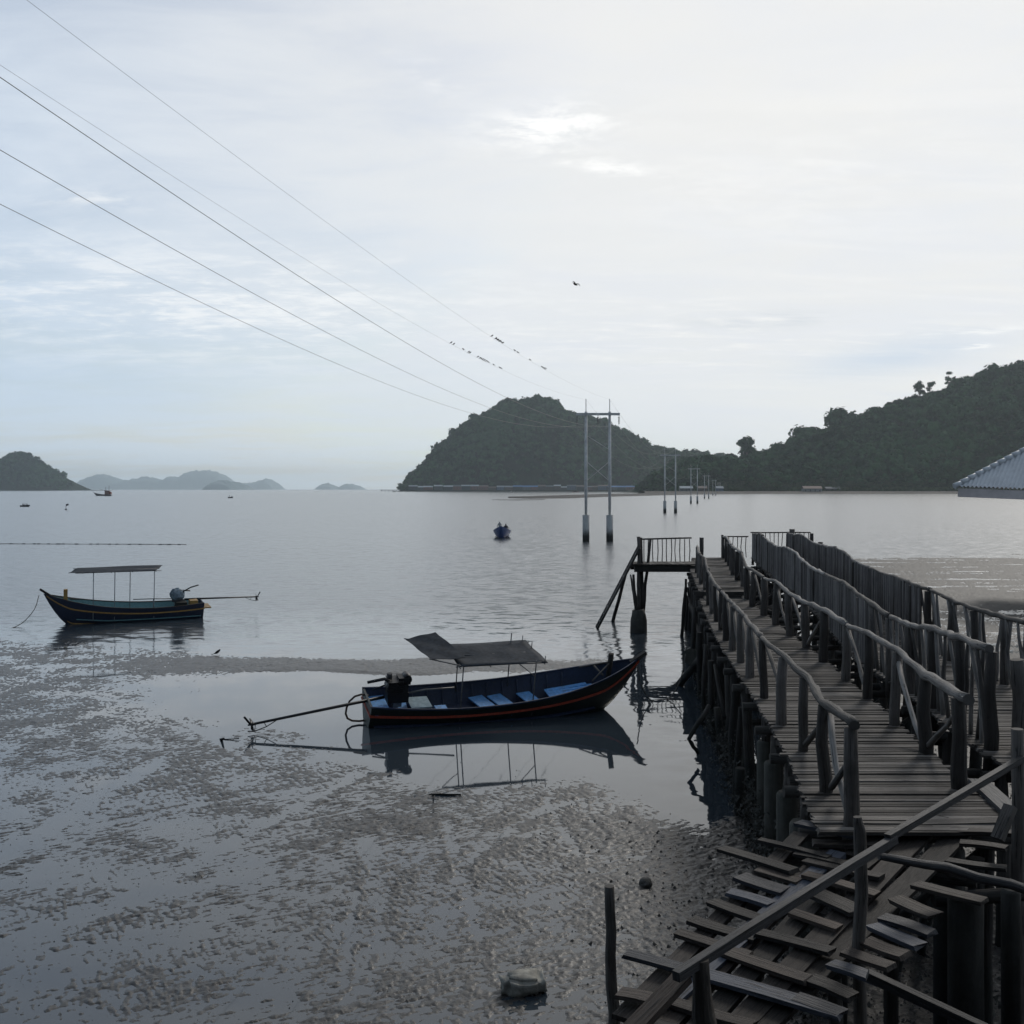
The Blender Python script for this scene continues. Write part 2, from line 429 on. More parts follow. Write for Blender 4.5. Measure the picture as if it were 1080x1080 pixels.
TRACKS=[([(60,880),(190,852),(330,830),(345,826)],.10),([(0,905),(120,830),(175,800)],.22),([(120,960),(260,880),(380,815)],.16),
 ([(300,870),(420,845)],.06),([(505,990),(490,930),(470,868)],.08),([(470,940),(500,900),(560,860),(600,845)],.12),([(610,900),(590,870),(575,845)],.07),
 ([(640,880),(620,862),(612,842)],.06),([(0,1010),(100,960),(230,930)],.25),([(400,1000),(395,930),(385,880)],.14),([(362,1040),(368,985),(376,940)],.05),
 ([(150,740),(210,770),(260,800)],.1)]
def mud_h(X,Y):
    m=mudness(X+.5*fbm(X*.5,Y*.5,2,5),Y+1.2*fbm(X*.35,Y*.35,2,9))
    a=R(28); xr=X*math.cos(a)+Y*math.sin(a); yr=-X*math.sin(a)+Y*math.cos(a)
    cl=fbm(X*.8,Y*.8,3,21,.6)
    n1=fbm(X*5.6,Y*5.6,3,3,.7)
    n2=fbm(xr*3.0,yr*12.0,3,33,.6)
    n3=fbm(X*13,Y*13,2,41)
    b2=R(-62); x2=X*math.cos(b2)+Y*math.sin(b2); y2=-X*math.sin(b2)+Y*math.cos(b2)
    mk=np.clip(.5+fbm(X*.25,Y*.25,2,77)*2.2,0,1)
    n4=fbm(xr*4.5,yr*15,2,51)*mk+fbm(x2*4.0,y2*13,2,52)*(1-mk)
    nn=np.clip(n1*.42+n2*.55+n3*.35+n4*.85,-.95,.95)
    h=(m-.5)*.12+.0008+nn*.025+cl*.017+(fbm(X*.10,Y*.42,4,88,.6)*.055+.004)*np.clip((Y-42)/20,0,1)
    for pts,wd in TRACKS:
        g=[G(*p) for p in pts]
        best=np.full(X.shape,9.0)
        for p,q in zip(g[:-1],g[1:]):
            ex,ey=q.x-p.x,q.y-p.y; L2=ex*ex+ey*ey
            t=np.clip(((X-p.x)*ex+(Y-p.y)*ey)/L2,0,1)
            best=np.minimum(best,np.hypot(X-p.x-t*ex,Y-p.y-t*ey))
        k=np.clip(.55+n1*1.2,0,1); h=h-.018*k*np.exp(-(best/wd)**2)+.006*k*np.exp(-((best-wd*1.9)/(wd*.6))**2)
    # firmer, rougher ground under the ramp and pier heads
    return np.clip(h,-.12,.30)
rows=[5.0]
while rows[-1]<112: rows.append(rows[-1]+max(.028,rows[-1]**2/6900*.62))
ry=np.array(rows); rat=np.linspace(-.66,.80,1250)
XX=rat[None,:]*ry[:,None]; YY=np.repeat(ry[:,None],len(rat),1)
ZZ=mud_h(XX,YY)
co_=np.stack([XX,YY,ZZ],-1).reshape(-1,3).astype(np.float32)
nr,nc=XX.shape
idx=np.arange(nr*nc).reshape(nr,nc)
q=np.stack([idx[:-1,:-1],idx[:-1,1:],idx[1:,1:],idx[1:,:-1]],-1).reshape(-1,4)
zq=ZZ.reshape(-1)[q].max(1); q=q[zq>-.045]
def np_mesh(name,co,quads,mat,smooth=True,k=4):
    me=bpy.data.meshes.new(name)
    used,inv=np.unique(quads.ravel(),return_inverse=True)
    co=co[used]; quads=inv.reshape(-1,k)
    me.vertices.add(len(co)); me.vertices.foreach_set('co',co.astype(np.float32).ravel())
    me.loops.add(quads.size); me.loops.foreach_set('vertex_index',quads.astype(np.int32).ravel())
    me.polygons.add(len(quads)); me.polygons.foreach_set('loop_start',np.arange(0,quads.size,k,dtype=np.int32))
    me.update(calc_edges=True)
    me.polygons.foreach_set('use_smooth',np.full(len(quads),smooth))
    me.materials.append(mat)
    o=bpy.data.objects.new(name,me); C.objects.link(o); return o
m,nt,b=new_mat('wet_mud')
geo=nt.nodes.new('ShaderNodeNewGeometry'); pos=geo.outputs['Position']
n=noise(nt,pos,2.2,5,.65); f=noise(nt,pos,28,4,.7); 
col=mix(nt,(n*.7+f*.5).ss(.4,.8),(.019,.018,.0165),(.050,.047,.044))
nt.links.new(col,b.inputs['Base Color']); sx_=nt.nodes.new('ShaderNodeSeparateXYZ'); nt.links.new(pos,sx_.inputs[0]); firm=N(nt,sx_.outputs[0]).ss(3,14)
nt.links.new((n*.25+.26+firm*.24).k,b.inputs['Roughness'])
nt.links.new((firm*-.30+.50).k,b.inputs['Specular IOR Level'])
rp_=noise(nt,vscale(nt,pos,9,16,1),1,3,.6,.6)
bump(nt,b,f*.6+noise(nt,pos,70,3,.7)*.3+rp_*1.2,.011)
M['mud']=m
tag(np_mesh('mudflat',co_,q,m),kind='structure')
# ------------------------------------------------------------------ the two walkways
DZ=2.5          # deck height above the water
def interp(tab,y):
    ys=[t[0] for t in tab]
    return [float(np.interp(y,ys,[t[i] for t in tab])) for i in range(1,len(tab[0]))]
# Y, left edge X, right edge X
W1=[(10.6,3.15,5.35),(11.3,3.22,5.2),(14.6,3.72,5.52),(18.2,4.1,5.95),(22.5,4.55,6.38),(25.5,4.85,6.6),(32.5,5.75,7.2),(40,6.75,8.25),(46,7.55,9.2),(52.5,8.75,10.2)]
W2=[(13.6,6.3,8.3),(15.2,6.4,8.6),(19.5,6.95,8.95),(22,7.05,8.95),(24.5,7.5,9.15),(31.5,8.75,10.4),(36,9.3,11.0),(40,9.75,11.7),(54,11.9,13.7)]
def deckz(y): return DZ if y<35.2 else DZ+.2
def deck(tab,y0,y1,zf,seed):
    random.seed(seed)
    d=MB(); y=y0
    while y<y1:
        w=random.uniform(.062,.105)
        xl,xr=interp(tab,y); z=zf(y)-.02+random.uniform(-.007,.007)
        a=xl-random.uniform(.04,.085)-(.07 if random.random()<.04 else 0); b_=xr+random.uniform(.02,.12)
        sk=random.uniform(-.012,.012)
        if random.random()>.012:
            d.plank((a,y-sk,z+random.uniform(-.006,.006)),(b_,y+sk,z+random.uniform(-.006,.006)),w,.035,jag=.02)
        y+=w+random.choice((.008,.012,.016,.02,.035))
    return d
wk=thing('wooden_walkway','long weathered plank walkway on the left with low rails of crooked logs','walkway',group='parallel wooden walkways over the shore')
wk2=thing('wooden_walkway','second weathered walkway on the right, fenced with upright pickets, beyond the low-railed one','walkway',group='parallel wooden walkways over the shore')
deck(W1,11.15,52.6,deckz,1).build('deck',M['deck'],wk)
deck(W2,13.7,54.0,lambda y:DZ+(.12 if y>35 else 0),2).build('deck',M['deck'],wk2)
# the little riser where the far deck steps up
MB().plank((5.9,35.15,DZ+.08),(7.75,35.15,DZ+.08),.05,.24).build('step_riser',M['pile'],wk)
def gz(x,y):
    return float(mudness(np.array([[x]]),np.array([[y]]))[0,0]-.5)*.13
def substructure(root,tab,y0,y1,step,skip=()):
    for side in (0,1):
        b=MB(); pts=[]
        y=y0-.3
        while y<y1:
            x=interp(tab,y)[side]+(.12 if side==0 else -.12)
            pts.append((x,y,DZ-.13+(.2 if (y>35.4 and root is wk) else 0))); y+=2.0
        for p,q in zip(pts[:-1],pts[1:]): b.log([p,q],.075,7)
        b.build('stringer_beam',M['pile'],root)
    y=y0
    while y<y1:
        xl,xr=interp(tab,y); dz=DZ+(.2 if (y>35.4 and root is wk) else 0)
        MB().log([(xl-.18,y,dz-.27),(xr+.18,y+random.uniform(-.1,.1),dz-.27)],.075,7,sub=3).build('cross_beam',M['pile'],root)
        for x in (xl+.06,xr-.06):
            if root is wk and x<xl+.5 and y<19.6: continue
            r=random.uniform(.07,.11); lx,ly=random.uniform(-.16,.16),random.uniform(-.15,.15)
            MB().log([(x+lx,y+ly,-.5),(x,y,dz-.2)],[r*1.15,r],9,sub=4).build('pile',M['pile'],root)
            if random.random()<.55:
                x2=x+random.uniform(-.28,.05); r2=random.uniform(.05,.09)
                MB().log([(x2+random.uniform(-.3,.2),y+.35,-.5),(x2,y+.3,random.uniform(1.1,2.3))],[r2*1.2,r2],8,sub=3).build('pile',M['pile'],root)
        if random.random()<.6:
            MB().log([(xl,y+.06,random.uniform(.3,.8)),(xr,y+.1,random.uniform(1.5,2.1))],.045,6,sub=3).build('cross_brace',M['pile'],root)
        if random.random()<.5 and y>19:
            MB().log([(xl-.02,y,random.uniform(.8,1.2)),(xl+.1,y+step,random.uniform(1.4,1.9))],.045,6,sub=3).build('cross_brace',M['pile'],root)
        y+=step*random.uniform(.85,1.15)
random.seed(31)
substructure(wk,W1,11.9,52.4,1.75)
substructure(wk2,W2,14.3,54,2.3)
# concrete piles with timber stubs on the near left edge
for (px,Y,py,dia) in ((848,13.0,866,.34),(830,15.2,835,.29),(816,17.0,803,.30),(806,18.6,781,.25),(785,21.5,770,.30)):
    c=P(px,py,Y)
    b=MB().log([(c.x,Y,-.6),(c.x,Y,c.z-.04),(c.x,Y,c.z)],[dia/2,dia/2,dia/2-.025],20,wob=.006).build('concrete_pile',M['concrete'],wk)
    MB().log([(c.x+.03,Y,c.z-.05),(c.x+.05,Y+.02,DZ-.2)],[.085,.08],10,sub=2).build('timber_stub',M['post'],wk)
    MB().log([(c.x-.02,Y-.16,c.z+.18),(c.x+.5,Y-.12,c.z+.2)],.07,9).build('cap_log',M['post'],wk)

def handrail(root,pts,rad,mat,pieces=5):
    """a rail of crooked poles laid end to end"""
    n=len(pts); k=0
    while k<n-1:
        e=min(n-1,k+random.choice((3,4,pieces)))
        seg=[Vector(p) for p in pts[k:e+1]]
        r=rad*random.uniform(.88,1.12)
        MB().log(seg,[r*lerp(1.15,.8,i/(len(seg)-1)) for i in range(len(seg))],9,wob=.15,sub=5).build('handrail',mat,root)
        k=e
def rail(root,posts,h,topj,rpost,mat,bracep,ext=None,rr=.055,hz=None):
    tops=[]
    for i,(x,y) in enumerate(posts):
        z=(hz(y) if hz else DZ)
        r=rpost*random.uniform(.85,1.15); hh=h+random.uniform(-topj,topj)
        lx=random.uniform(-.04,.04)
        MB().log([(x,y,z-.30),(x+lx,y,z+hh)],[r*1.08,r*.95],10,wob=.05,sub=3).build('rail_post',mat,root)
        tops.append(Vector((x+lx,y,z+hh+rr*.6)))
    for i in range(len(posts)-1):
        if random.random()<bracep:
            (x0,y0),(x1,y1)=posts[i],posts[i+1]; z=(hz(y1) if hz else DZ)
            a=Vector((x1+.03,y1-.05,z+h*random.uniform(.85,.97))); b=Vector((x0+.04,y0+.1,z+.05))
            if random.random()<.35: a,b=Vector((x0+.03,y0+.05,z+h*.9)),Vector((x1+.03,y1-.05,z+.1))
            mid=a.lerp(b,.5)+Vector((random.uniform(-.05,.05),random.uniform(-.08,.08),random.uniform(-.04,.06)))
            MB().log([a,mid,b],[.035,.032,.042],7,wob=.12,sub=2).build('rail_brace',M['rail'],root)
    return tops
random.seed(5)
# left rail of the left walkway
yl=[11.4,12.6,14.6,16.2,18.3,20.3,22,23.7,25.3,27,28.9,30.8,33,35.8,38.2,40.6,43]
pl=[(interp(W1,y)[0]+(.22 if y<13 else .12),y) for y in yl]
pl[0]=((895-CX)/F*11.4,11.4); pl[1]=((872-CX)/F*12.6,12.6); pl[2]=((846-CX)/F*14.6,14.6)
t=rail(wk,pl,.98,.05,.072,M['post'],.75,hz=deckz)
t[0]+=Vector((.0,-.12,.02))
handrail(wk,t,.043,M['rail'])
# crooked hooked branch at the last two posts
MB().log([(pl[0][0]-.02,pl[0][1],DZ+.62),(pl[0][0]-.13,11.5,DZ+.36),(pl[1][0]+.1,12.4,DZ+.30)],[.03,.04,.045],7,sub=2).build('rail_brace',M['rail'],wk)
# right rail of the left walkway
yr_=[12.75,14.5,16.2,18.2,20,22.1,24,26,28.1,30.2,32.5,34.6,37,39.5,42,44.5,47,49.5,52]
pr=[(interp(W1,y)[1]-.02,y) for y in yr_]
pr[0]=((1012-CX)/F*12.8,12.75)
t=rail(wk,pr,1.03,.07,.085,M['post'],.9,rr=.06,hz=deckz)
t[0]+=Vector((-.02,-.35,.0))
handrail(wk,t,.050,M['rail'])
# far end balustrade of the left walkway, and the one across the right walkway
def balustrade(root,a,b,z,h,n,r=.02,mat=None):
    a,b=Vector(a),Vector(b)
    m_=MB(); 
    MB().log([(a.x,a.y,z+h),(b.x,b.y,z+h)],.032,7,sub=3).build('handrail',M['post'],root)
    for i in range(n):
        p=a.lerp(b,(i+.5)/n)
        m=MB().log([(p.x,p.y,z),(p.x+random.uniform(-.05,.05),p.y,z+h*.5),(p.x,p.y,z+h)],r,6).build('baluster',M['post'],root)
balustrade(wk,(10.15,52.6,0),(11.4,52.6,0),DZ+.2,1.02,6)
MB().log([(10.15,52.6,DZ-.3),(10.15,52.6,DZ+1.3)],.06,8).build('rail_post',M['post'],wk)
balustrade(wk2,(11.9,54.4,0),(14.9,54.4,0),DZ+.12,1.22,14)
MB().log([(14.95,54.4,DZ-.3),(14.95,54.4,DZ+1.3)],.09,8).build('rail_post',M['post'],wk2)
MB().log([(13.9,54.1,DZ-.3),(13.9,54.1,DZ+1.52)],[.08,.13],9).build('rail_post',M['post'],wk2)
MB().log([(13.75,48.6,-.4),(13.75,48.6,DZ+1.15)],.11,9).build('mooring_post',M['post'],wk2)
# picket rails of the right walkway
def picket_rail(root,side,y0,y1,ydense,h,cap):
    zf=lambda y:DZ+(.12 if y>35 else 0)
    xs=lambda y:interp(W2,y)[side]+(.04 if side==0 else -.04)+.05*math.sin(y*.9)
    y=y0; tops=[]; k=0
    while y<y1:
        x=xs(y); hh=h+random.uniform(-.03,.05)+.08*math.sin(y*.55)
        r=.085 if y<ydense else .06
        MB().log([(x,y,zf(y)-.35),(x+random.uniform(-.05,.05),y,zf(y)+hh)],[r*1.1,r*.9],9,sub=3).build('rail_post',M['post'],root)
        tops.append(Vector((x,y,zf(y)+hh+.03)))
        y+=1.35 if y<ydense else 2.2
    handrail(root,tops,.047 if side==0 else .042,M['rail'],5)
    ty=[t.y for t in tops]; tz=[t.z for t in tops]
    y=y0+.12; n=0; rest=MB()
    while y<tops[-1].y:
        z1=float(np.interp(y,ty,tz)); x=xs(y); w=random.uniform(.06,.11)
        if y<ydense:
            # loose forked branches, set like narrow Vs
            lean=random.choice((-.30,-.22,.24,.32,.1)); 
            m=MB().log([(x+.03,y,zf(y)-.12),(x+.02+random.uniform(-.06,.06),y+lean*.5,(zf(y)+z1)/2),(x,y+lean,z1-.01)],[.035,.032,.026],7,wob=.1,sub=2)
            y+=random.uniform(.20,.34)
        else:
            m=MB().plank((x-.03,y,zf(y)-.05+random.uniform(-.05,.03)),(x-.02,y+random.uniform(-.04,.04),z1+random.uniform(-.03,.02)),w,.025,up=(1,0,0))
            y+=w+random.choice((.01,.015,.02,.03,.03,.07))
        n+=1
        if n<=cap: m.build('picket',M['rail'] if y<ydense else M['picket'],root)
        else:
            b=len(rest.v); rest.v+=m.v; rest.f+=[tuple(i+b for i in f) for f in m.f]; rest.uv+=m.uv; rest.r+=m.r; rest.sm+=m.sm
    if rest.f: tag(rest.build('picket',M['picket'],root),kind='stuff')
random.seed(17)
picket_rail(wk2,0,14.7,53.8,21.5,1.22,50)
picket_rail(wk2,1,14.2,54.2,24.0,1.22,50)
# heavy posts at the near end of the right walkway
MB().log([(6.78,14.6,DZ-.3),(6.76,14.6,DZ+1.22)],[.10,.085],12,sub=3).build('rail_post',M['post'],wk2)
# planks bridging the gap between the walkways at the near end, and the tangle under the far gap
pk=M['beam']
MB().plank((5.55,13.0,DZ+.02),(5.35,11.6,DZ+.03),.22,.06).build('gangplank',pk,wk)
for k in range(26):
    y=33+k*.75; x0=interp(W1,y)[1]; x1=interp(W2,y)[0]
    if x1-x0<.2: continue
    a=(x0+random.uniform(-.1,.3),y+random.uniform(-.8,.8),random.uniform(1.4,2.3)); b=(x1+random.uniform(-.5,.1),y+random.uniform(-.8,.8),random.uniform(1.5,2.5))
    MB().log([a,b],random.uniform(.05,.10),7,sub=3).build('old_beam',M['pile'],wk2)
for k in range(10):
    y=15+k*1.9; x0=interp(W1,y)[1]; x1=interp(W2,y)[0]
    MB().log([(x0-.1,y,DZ-.38),(x1+.1,y+random.uniform(-.3,.3),DZ-.36)],.07,7,sub=2).build('tie_beam',M['pile'],wk)

# ------------------------------------------------------------------ landing stage, ladder, poles
ls=thing('landing_stage','small plank landing stage with thin railing, jutting left from the far part of the walkway','landing stage')
d=MB(); x=5.15
while x<7.75:
    w=random.uniform(.12,.17); d.plank((x,45.4,2.86),(x,47.1,2.86),w,.04,jag=.03); x+=w+.012
d.build('deck',M['deck'],ls)
MB().plank((5.1,45.5,2.68),(7.7,45.5,2.68),.12,.26).build('edge_beam',M['pile'],ls)
MB().plank((5.1,46.9,2.68),(7.7,46.9,2.68),.12,.26).build('edge_beam',M['pile'],ls)
MB().log([(5.45,47.05,3.84),(7.75,47.05,3.90)],.035,7,sub=3).build('handrail',M['rail'],ls)
for i in range(12):
    x=5.5+i*.195; k=random.uniform(-.04,.04)
    MB().log([(x,47.05,2.85),(x+k,47.05,3.35),(x+k*.3,47.05,3.85)],.022,6).build('baluster',M['post'],ls)
c=P(673,645,45.8)
MB().log([(c.x,45.8,-.7),(c.x+.02,45.8,.5),(c.x,45.8,.95)],[.36,.34,.25],14,wob=.05,sub=2).build('pile_footing',M['concrete'],ls)
for (p,q,r) in (((671,648,45.7),(668,606,45.6),.06),((674,648,45.8),(673.5,566,45.8),.085),((677,648,45.9),(676,567,45.9),.075),((678,650,46.0),(686,569,46.5),.07),((670,640,45.5),(665,606,45.3),.04)):
    MB().log([P(*p),P(*q)],[r*1.1,r*.85],9,sub=5).build('post',M['post'],ls)
MB().log([P(737,592,46.2)+Vector((0,0,-1.5)),P(740,567,46.2)],.09,9,sub=4).build('post',M['post'],ls)
ld=thing('wooden_ladder','old wooden ladder leaning from the landing stage down into the water','ladder',(3.36,45.4,0))
a,b=G(626.5,668,-.25),P(674,577,46.0)
for dy in (-.28,.28):
    MB().plank(*rel([a+Vector((0,dy,0)),b+Vector((0,dy,0))],ld),.08,.24,up=(0,1,0)).build('rail',M['post'],ld)
for k in range(11):
    p=a.lerp(b,(k+.6)/11.5)
    MB().log(rel([p+Vector((0,-.34,.02)),p+Vector((0,.34,.02))],ld),.028,6).build('rung',M['rail'],ld)
def pole(name,label,cat,pts,r,mat,sub=4,group=None,parent=None):
    base=min((Vector(p) for p in pts),key=lambda v:v.z)
    o=MB().log(pts,r,9,sub=sub,wob=.08).build(name,mat,None,loc=base); return tag(o,label,cat,group)
pole('leaning_pole','thin dark pole leaning under the landing stage beside the ladder','pole',[G(645,661,-.3),P(661,602,46.2)],[.09,.06],M['pile'])
pole('leaning_log','dark log slanting out of the water against the left walkway piles','log',[G(710,731,-.35),P(746,683,31.0)],[.12,.10],M['pile'])
pole('driftwood_branch','crooked black branch sticking out beside the pier piles near the mud','branch',[P(748,744,24.5),P(726,780,24.0),P(737,795,24.0)],[.05,.05,.035],M['pile'])
pole('stake','straight weathered stake standing alone in the mud left of the broken ramp','stake',[G(647,1100,-.3)+Vector((0,.0,0)),G(647,1100,0.0)+Vector((-.02,0,.95)),G(647,1100,0)+Vector((-.045,0,1.70))],[.075,.065,.058],M['rail'],3)
pole('short_stub','dark stub of a post in the water beside the walkway piles','post',[G(729,689,-.3),G(729,689,1.15)+Vector((0,.0,-.1))],[.26,.24],M['concrete'],2)

# ------------------------------------------------------------------ broken ramp
def ramp_z(x,y):
    s_=(x-4.7)*-.716+(y-11.2)*-.698
    return 2.44-.1375*s_
def on_ramp(px,py,dz=0):
    # intersection of the sight line with the sloping ramp plane
    rx,rz=(px-CX)/F,-(py-HY)/F
    # z=H+rz*Y ; ramp: 2.44-.1375*((rx*Y-4.7)*-.716+(Y-11.2)*-.698)+dz
    A=2.44-.1375*(4.7*.716+11.2*.698)+dz; B=.1375*(.716*rx+.698)
    Y=(A-H)/(rz-B); return Vector((rx*Y,Y,H+rz*Y))
rp=thing('broken_ramp','broken plank ramp leaning down from the walkway, loose slats in brown, tan and faded blue','ramp')
ST=[((845,880),(655,1075),.17,M['ramp']),((880,893),(672,1112),.20,M['ramp']),((893,915),(697,1130),.2,M['ramp']),((990,862),(735,1130),.22,M['ramp']),((1022,870),(790,1095),.23,M['ramp']),((925,880),(900,905),.2,M['ramp']),((960,868),(905,915),.22,M['ramp'])]
random.seed(3)
for (a,b,w,mt) in ST:
    MB().plank(on_ramp(*a,.0),on_ramp(*b,.0),w,.045,n=3,bend=random.uniform(-.02,.02)).build('stringer',mt,rp)
MB().plank(on_ramp(884,900,.03),on_ramp(700,1062,.03),.17,.05).build('stringer',M['ramp_blue'],rp)
SL=[((761,895),(838,919),.11,'ramp'),((800,886),(875,905),.07,'ramp'),((842,868),(905,882),.13,'ramp_blue'),((838,900),(905,915),.10,'ramp'),((799,917),(845,930),.13,'ramp'),
((779,924),(828,940),.15,'ramp_blue'),((769,941),(815,954),.11,'ramp_blue'),((848,922),(925,944),.10,'ramp_tan'),((750,951),(810,972),.11,'ramp'),
((862,943),(905,962),.16,'ramp'),((834,962),(884,979),.10,'ramp_tan'),((728,970),(800,991),.11,'ramp'),((715,984),(790,1008),.10,'ramp_tan'),
((800,984),(878,1004),.10,'ramp'),((764,1004),(853,1034),.11,'ramp_tan'),((661,1006),(735,1026),.10,'ramp_blue'),((740,1027),(888,1070),.13,'ramp_blue'),
((652,1047),(700,1058),.12,'ramp'),((694,1052),(795,1082),.10,'ramp_tan'),((676,1078),(790,1112),.12,'ramp'),
((965,933),(1038,951),.12,'ramp'),((945,948),(987,966),.14,'ramp'),((931,968),(983,985),.12,'ramp_blue'),((920,976),(971,998),.12,'ramp_blue'),((912,992),(955,1008),.13,'ramp'),
((890,1003),(940,1020),.11,'ramp'),((877,1017),(931,1036),.11,'ramp_blue'),((855,1033),(900,1052),.12,'ramp'),((838,1052),(888,1070),.12,'ramp_blue'),
((1000,908),(1061,916),.09,'ramp'),((1012,889),(1062,895),.10,'ramp'),((1000,877),(1068,879),.09,'ramp'),((862,878),(1060,874),.14,'deck'),((865,870),(1068,866),.12,'deck'),((858,889),(925,890),.12,'ramp'),((930,925),(850,908),.10,'ramp')]
for (a,b,w,mt) in SL:
    k=random.uniform(.045,.075)
    MB().plank(on_ramp(*a,k),on_ramp(*b,k+random.uniform(-.012,.012)),w*1.42,.036,jag=.018,n=4,bend=random.uniform(-.012,.012)).build('slat',M[mt],rp)
# a few slats under the others
for (a,b) in (((700,1020),(760,1040)),((735,996),(800,1015)),((905,945),(950,958)),((980,915),(1020,926)),((690,1065),(750,1082))):
    MB().plank(on_ramp(*a,-.05),on_ramp(*b,-.05),.10,.04).build('slat',M['ramp'],rp)
# sloping handrail beam and its posts
hb0,hb1=P(713,1030,7.15),P(1083,797,10.95)
MB().plank(hb0,hb0.lerp(hb1,.52),.06,.065,n=4,bend=.01).build('handrail_beam',M['beam'],rp)
MB().plank(hb0.lerp(hb1,.50)+Vector((.0,.02,.035)),hb1,.06,.06,n=3).build('handrail_beam',M['beam'],rp)
MB().plank(P(722,1022,7.25)+Vector((0,.05,-.07)),P(640,1098,6.75)+Vector((0,0,-.10)),.13,.05).build('handrail_beam',M['ramp'],rp)
b0=P(738,1018,7.28)
MB().log([b0+Vector((.01,.05,.02)),b0+Vector((.03,.05,-.35)),b0+Vector((.13,.06,-.75)),b0+Vector((.10,.1,-2.9))],[.055,.065,.06,.07],8,wob=.12,sub=2).build('rail_post',M['post'],rp)
c=on_ramp(908,1000)
MB().log([(c.x,c.y,-.3),(c.x,c.y,1.6),(c.x-.01,c.y,c.z+.98),(c.x-.03,c.y,c.z+1.12)],[.065,.06,.055,.035],8,sub=3).build('rail_post',M['post'],rp)
MB().log([(5.06,10.92,-.3),(5.06,10.92,3.60)],[.07,.058],12,sub=5).build('rail_post',M['post'],rp)
MB().log([P(927,903,9.9),P(1000,915,9.9),P(1100,945,9.6)],[.05,.06,.07],8,wob=.1,sub=3,flat=.7).build('side_log',M['beam'],rp)
MB().plank(P(915,1028,8.6),P(1060,1096,8.3),.10,.07).build('side_log',M['beam'],rp)
MB().plank(P(1052,885,10.6),P(1066,850,10.7),.12,.06).build('side_log',M['post'],rp)
# what carries the ramp
for (px,py,r) in ((885,890,.07),(800,960,.07),(720,1040,.06),(940,960,.07),(880,1030,.06),(1030,905,.08)):
    c=on_ramp(px,py,-.1); MB().log([(c.x,c.y,-.3),(c.x,c.y,c.z)],r,8,sub=3).build('prop',M['pile'],rp)
for (a,b) in (((720,1020),(880,1068)),((762,950),(960,990)),((820,905),(1030,930))):
    MB().log([on_ramp(*a,-.10),on_ramp(*b,-.10)],.06,7,sub=2).build('cross_beam',M['pile'],rp)
# big piles under the right part
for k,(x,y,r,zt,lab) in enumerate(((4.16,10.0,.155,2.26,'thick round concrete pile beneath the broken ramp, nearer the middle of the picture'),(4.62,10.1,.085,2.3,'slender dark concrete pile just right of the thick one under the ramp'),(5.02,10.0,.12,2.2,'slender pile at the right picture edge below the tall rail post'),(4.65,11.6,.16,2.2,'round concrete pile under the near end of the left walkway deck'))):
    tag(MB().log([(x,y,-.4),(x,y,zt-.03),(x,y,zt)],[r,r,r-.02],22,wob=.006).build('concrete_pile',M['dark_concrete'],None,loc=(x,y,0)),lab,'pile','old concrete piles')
MB().log([(4.0,10.35,2.1),(5.3,10.35,2.2)],.07,8,sub=2).build('cross_beam',M['pile'],rp)

# ------------------------------------------------------------------ stones, litter
def rock(name,c,d,label,cat,mat,seed,squash=1,group=None,sub=3,disp=.22):
    bm=bmesh.new(); bmesh.ops.create_icosphere(bm,subdivisions=sub,radius=.5)
    from mathutils import noise as mn
    for v in bm.verts:
        n=mn.noise(v.co*3+Vector((seed*7.1,0,0)))*disp+mn.noise(v.co*8+Vector((0,seed*3.3,0)))*disp*.35
        v.co*=1+n; v.co=Vector((v.co.x*d[0],v.co.y*d[1],v.co.z*d[2]))
    me=bpy.data.meshes.new(name); bm.to_mesh(me); bm.free(); me.materials.append(mat)
    for p in me.polygons: p.use_smooth=False if disp>.2 else True
    o=bpy.data.objects.new(name,me); C.objects.link(o); o.location=c; o.rotation_euler=(0,0,seed)
    return tag(o,label,cat,group)
import bmesh
foam=plain_mat('dirty_foam',(.25,.24,.21),.8,.3,.35,7,0,.02)
bm=bmesh.new(); bmesh.ops.create_cube(bm,size=1); bmesh.ops.bevel(bm,geom=bm.edges[:],offset=.18,segments=3,affect='EDGES'); bmesh.ops.subdivide_edges(bm,edges=bm.edges[:],cuts=2,use_grid_fill=True)
from mathutils import noise as mn
for v in bm.verts:
    v.co=Vector((v.co.x*.52,v.co.y*.34,v.co.z*.22)); v.co+=Vector((0,0,1))*mn.noise(v.co*7)*.05+v.co*mn.noise(v.co*11)*.22
me=bpy.data.meshes.new('foam_block'); bm.to_mesh(me); bm.free(); me.materials.append(foam)
for p in me.polygons: p.use_smooth=True
fb=bpy.data.objects.new('foam_block',me); C.objects.link(fb); g=G(552,1037,.09); fb.location=g; fb.rotation_euler=(.03,-.05,.1)
tag(fb,'dirty cream foam block lying in the shallow mud, bottom centre','foam block')
g=G(681,931,.05); rock('stone',g,(.22,.2,.16),'small dark wet stone on the mud left of the ramp slats','stone',M['rock'],2)
for k,(x,y,d,lab) in enumerate(((3.75,8.3,(.9,.7,.55),'large grey boulder under the ramp, left of the two by the corner'),(4.45,8.7,(1.3,.9,.7),'large grey boulder filling the lower right corner'),(3.1,9.1,(.6,.5,.4),'mid-sized dark rock in the shade beneath the blue slats'),(4.0,9.6,(.7,.5,.4),'rock at the foot of the thick concrete pile'))):
    rock('boulder',(x,y,.15),d,lab,'rock',M['rock'],k+5,sub=4)
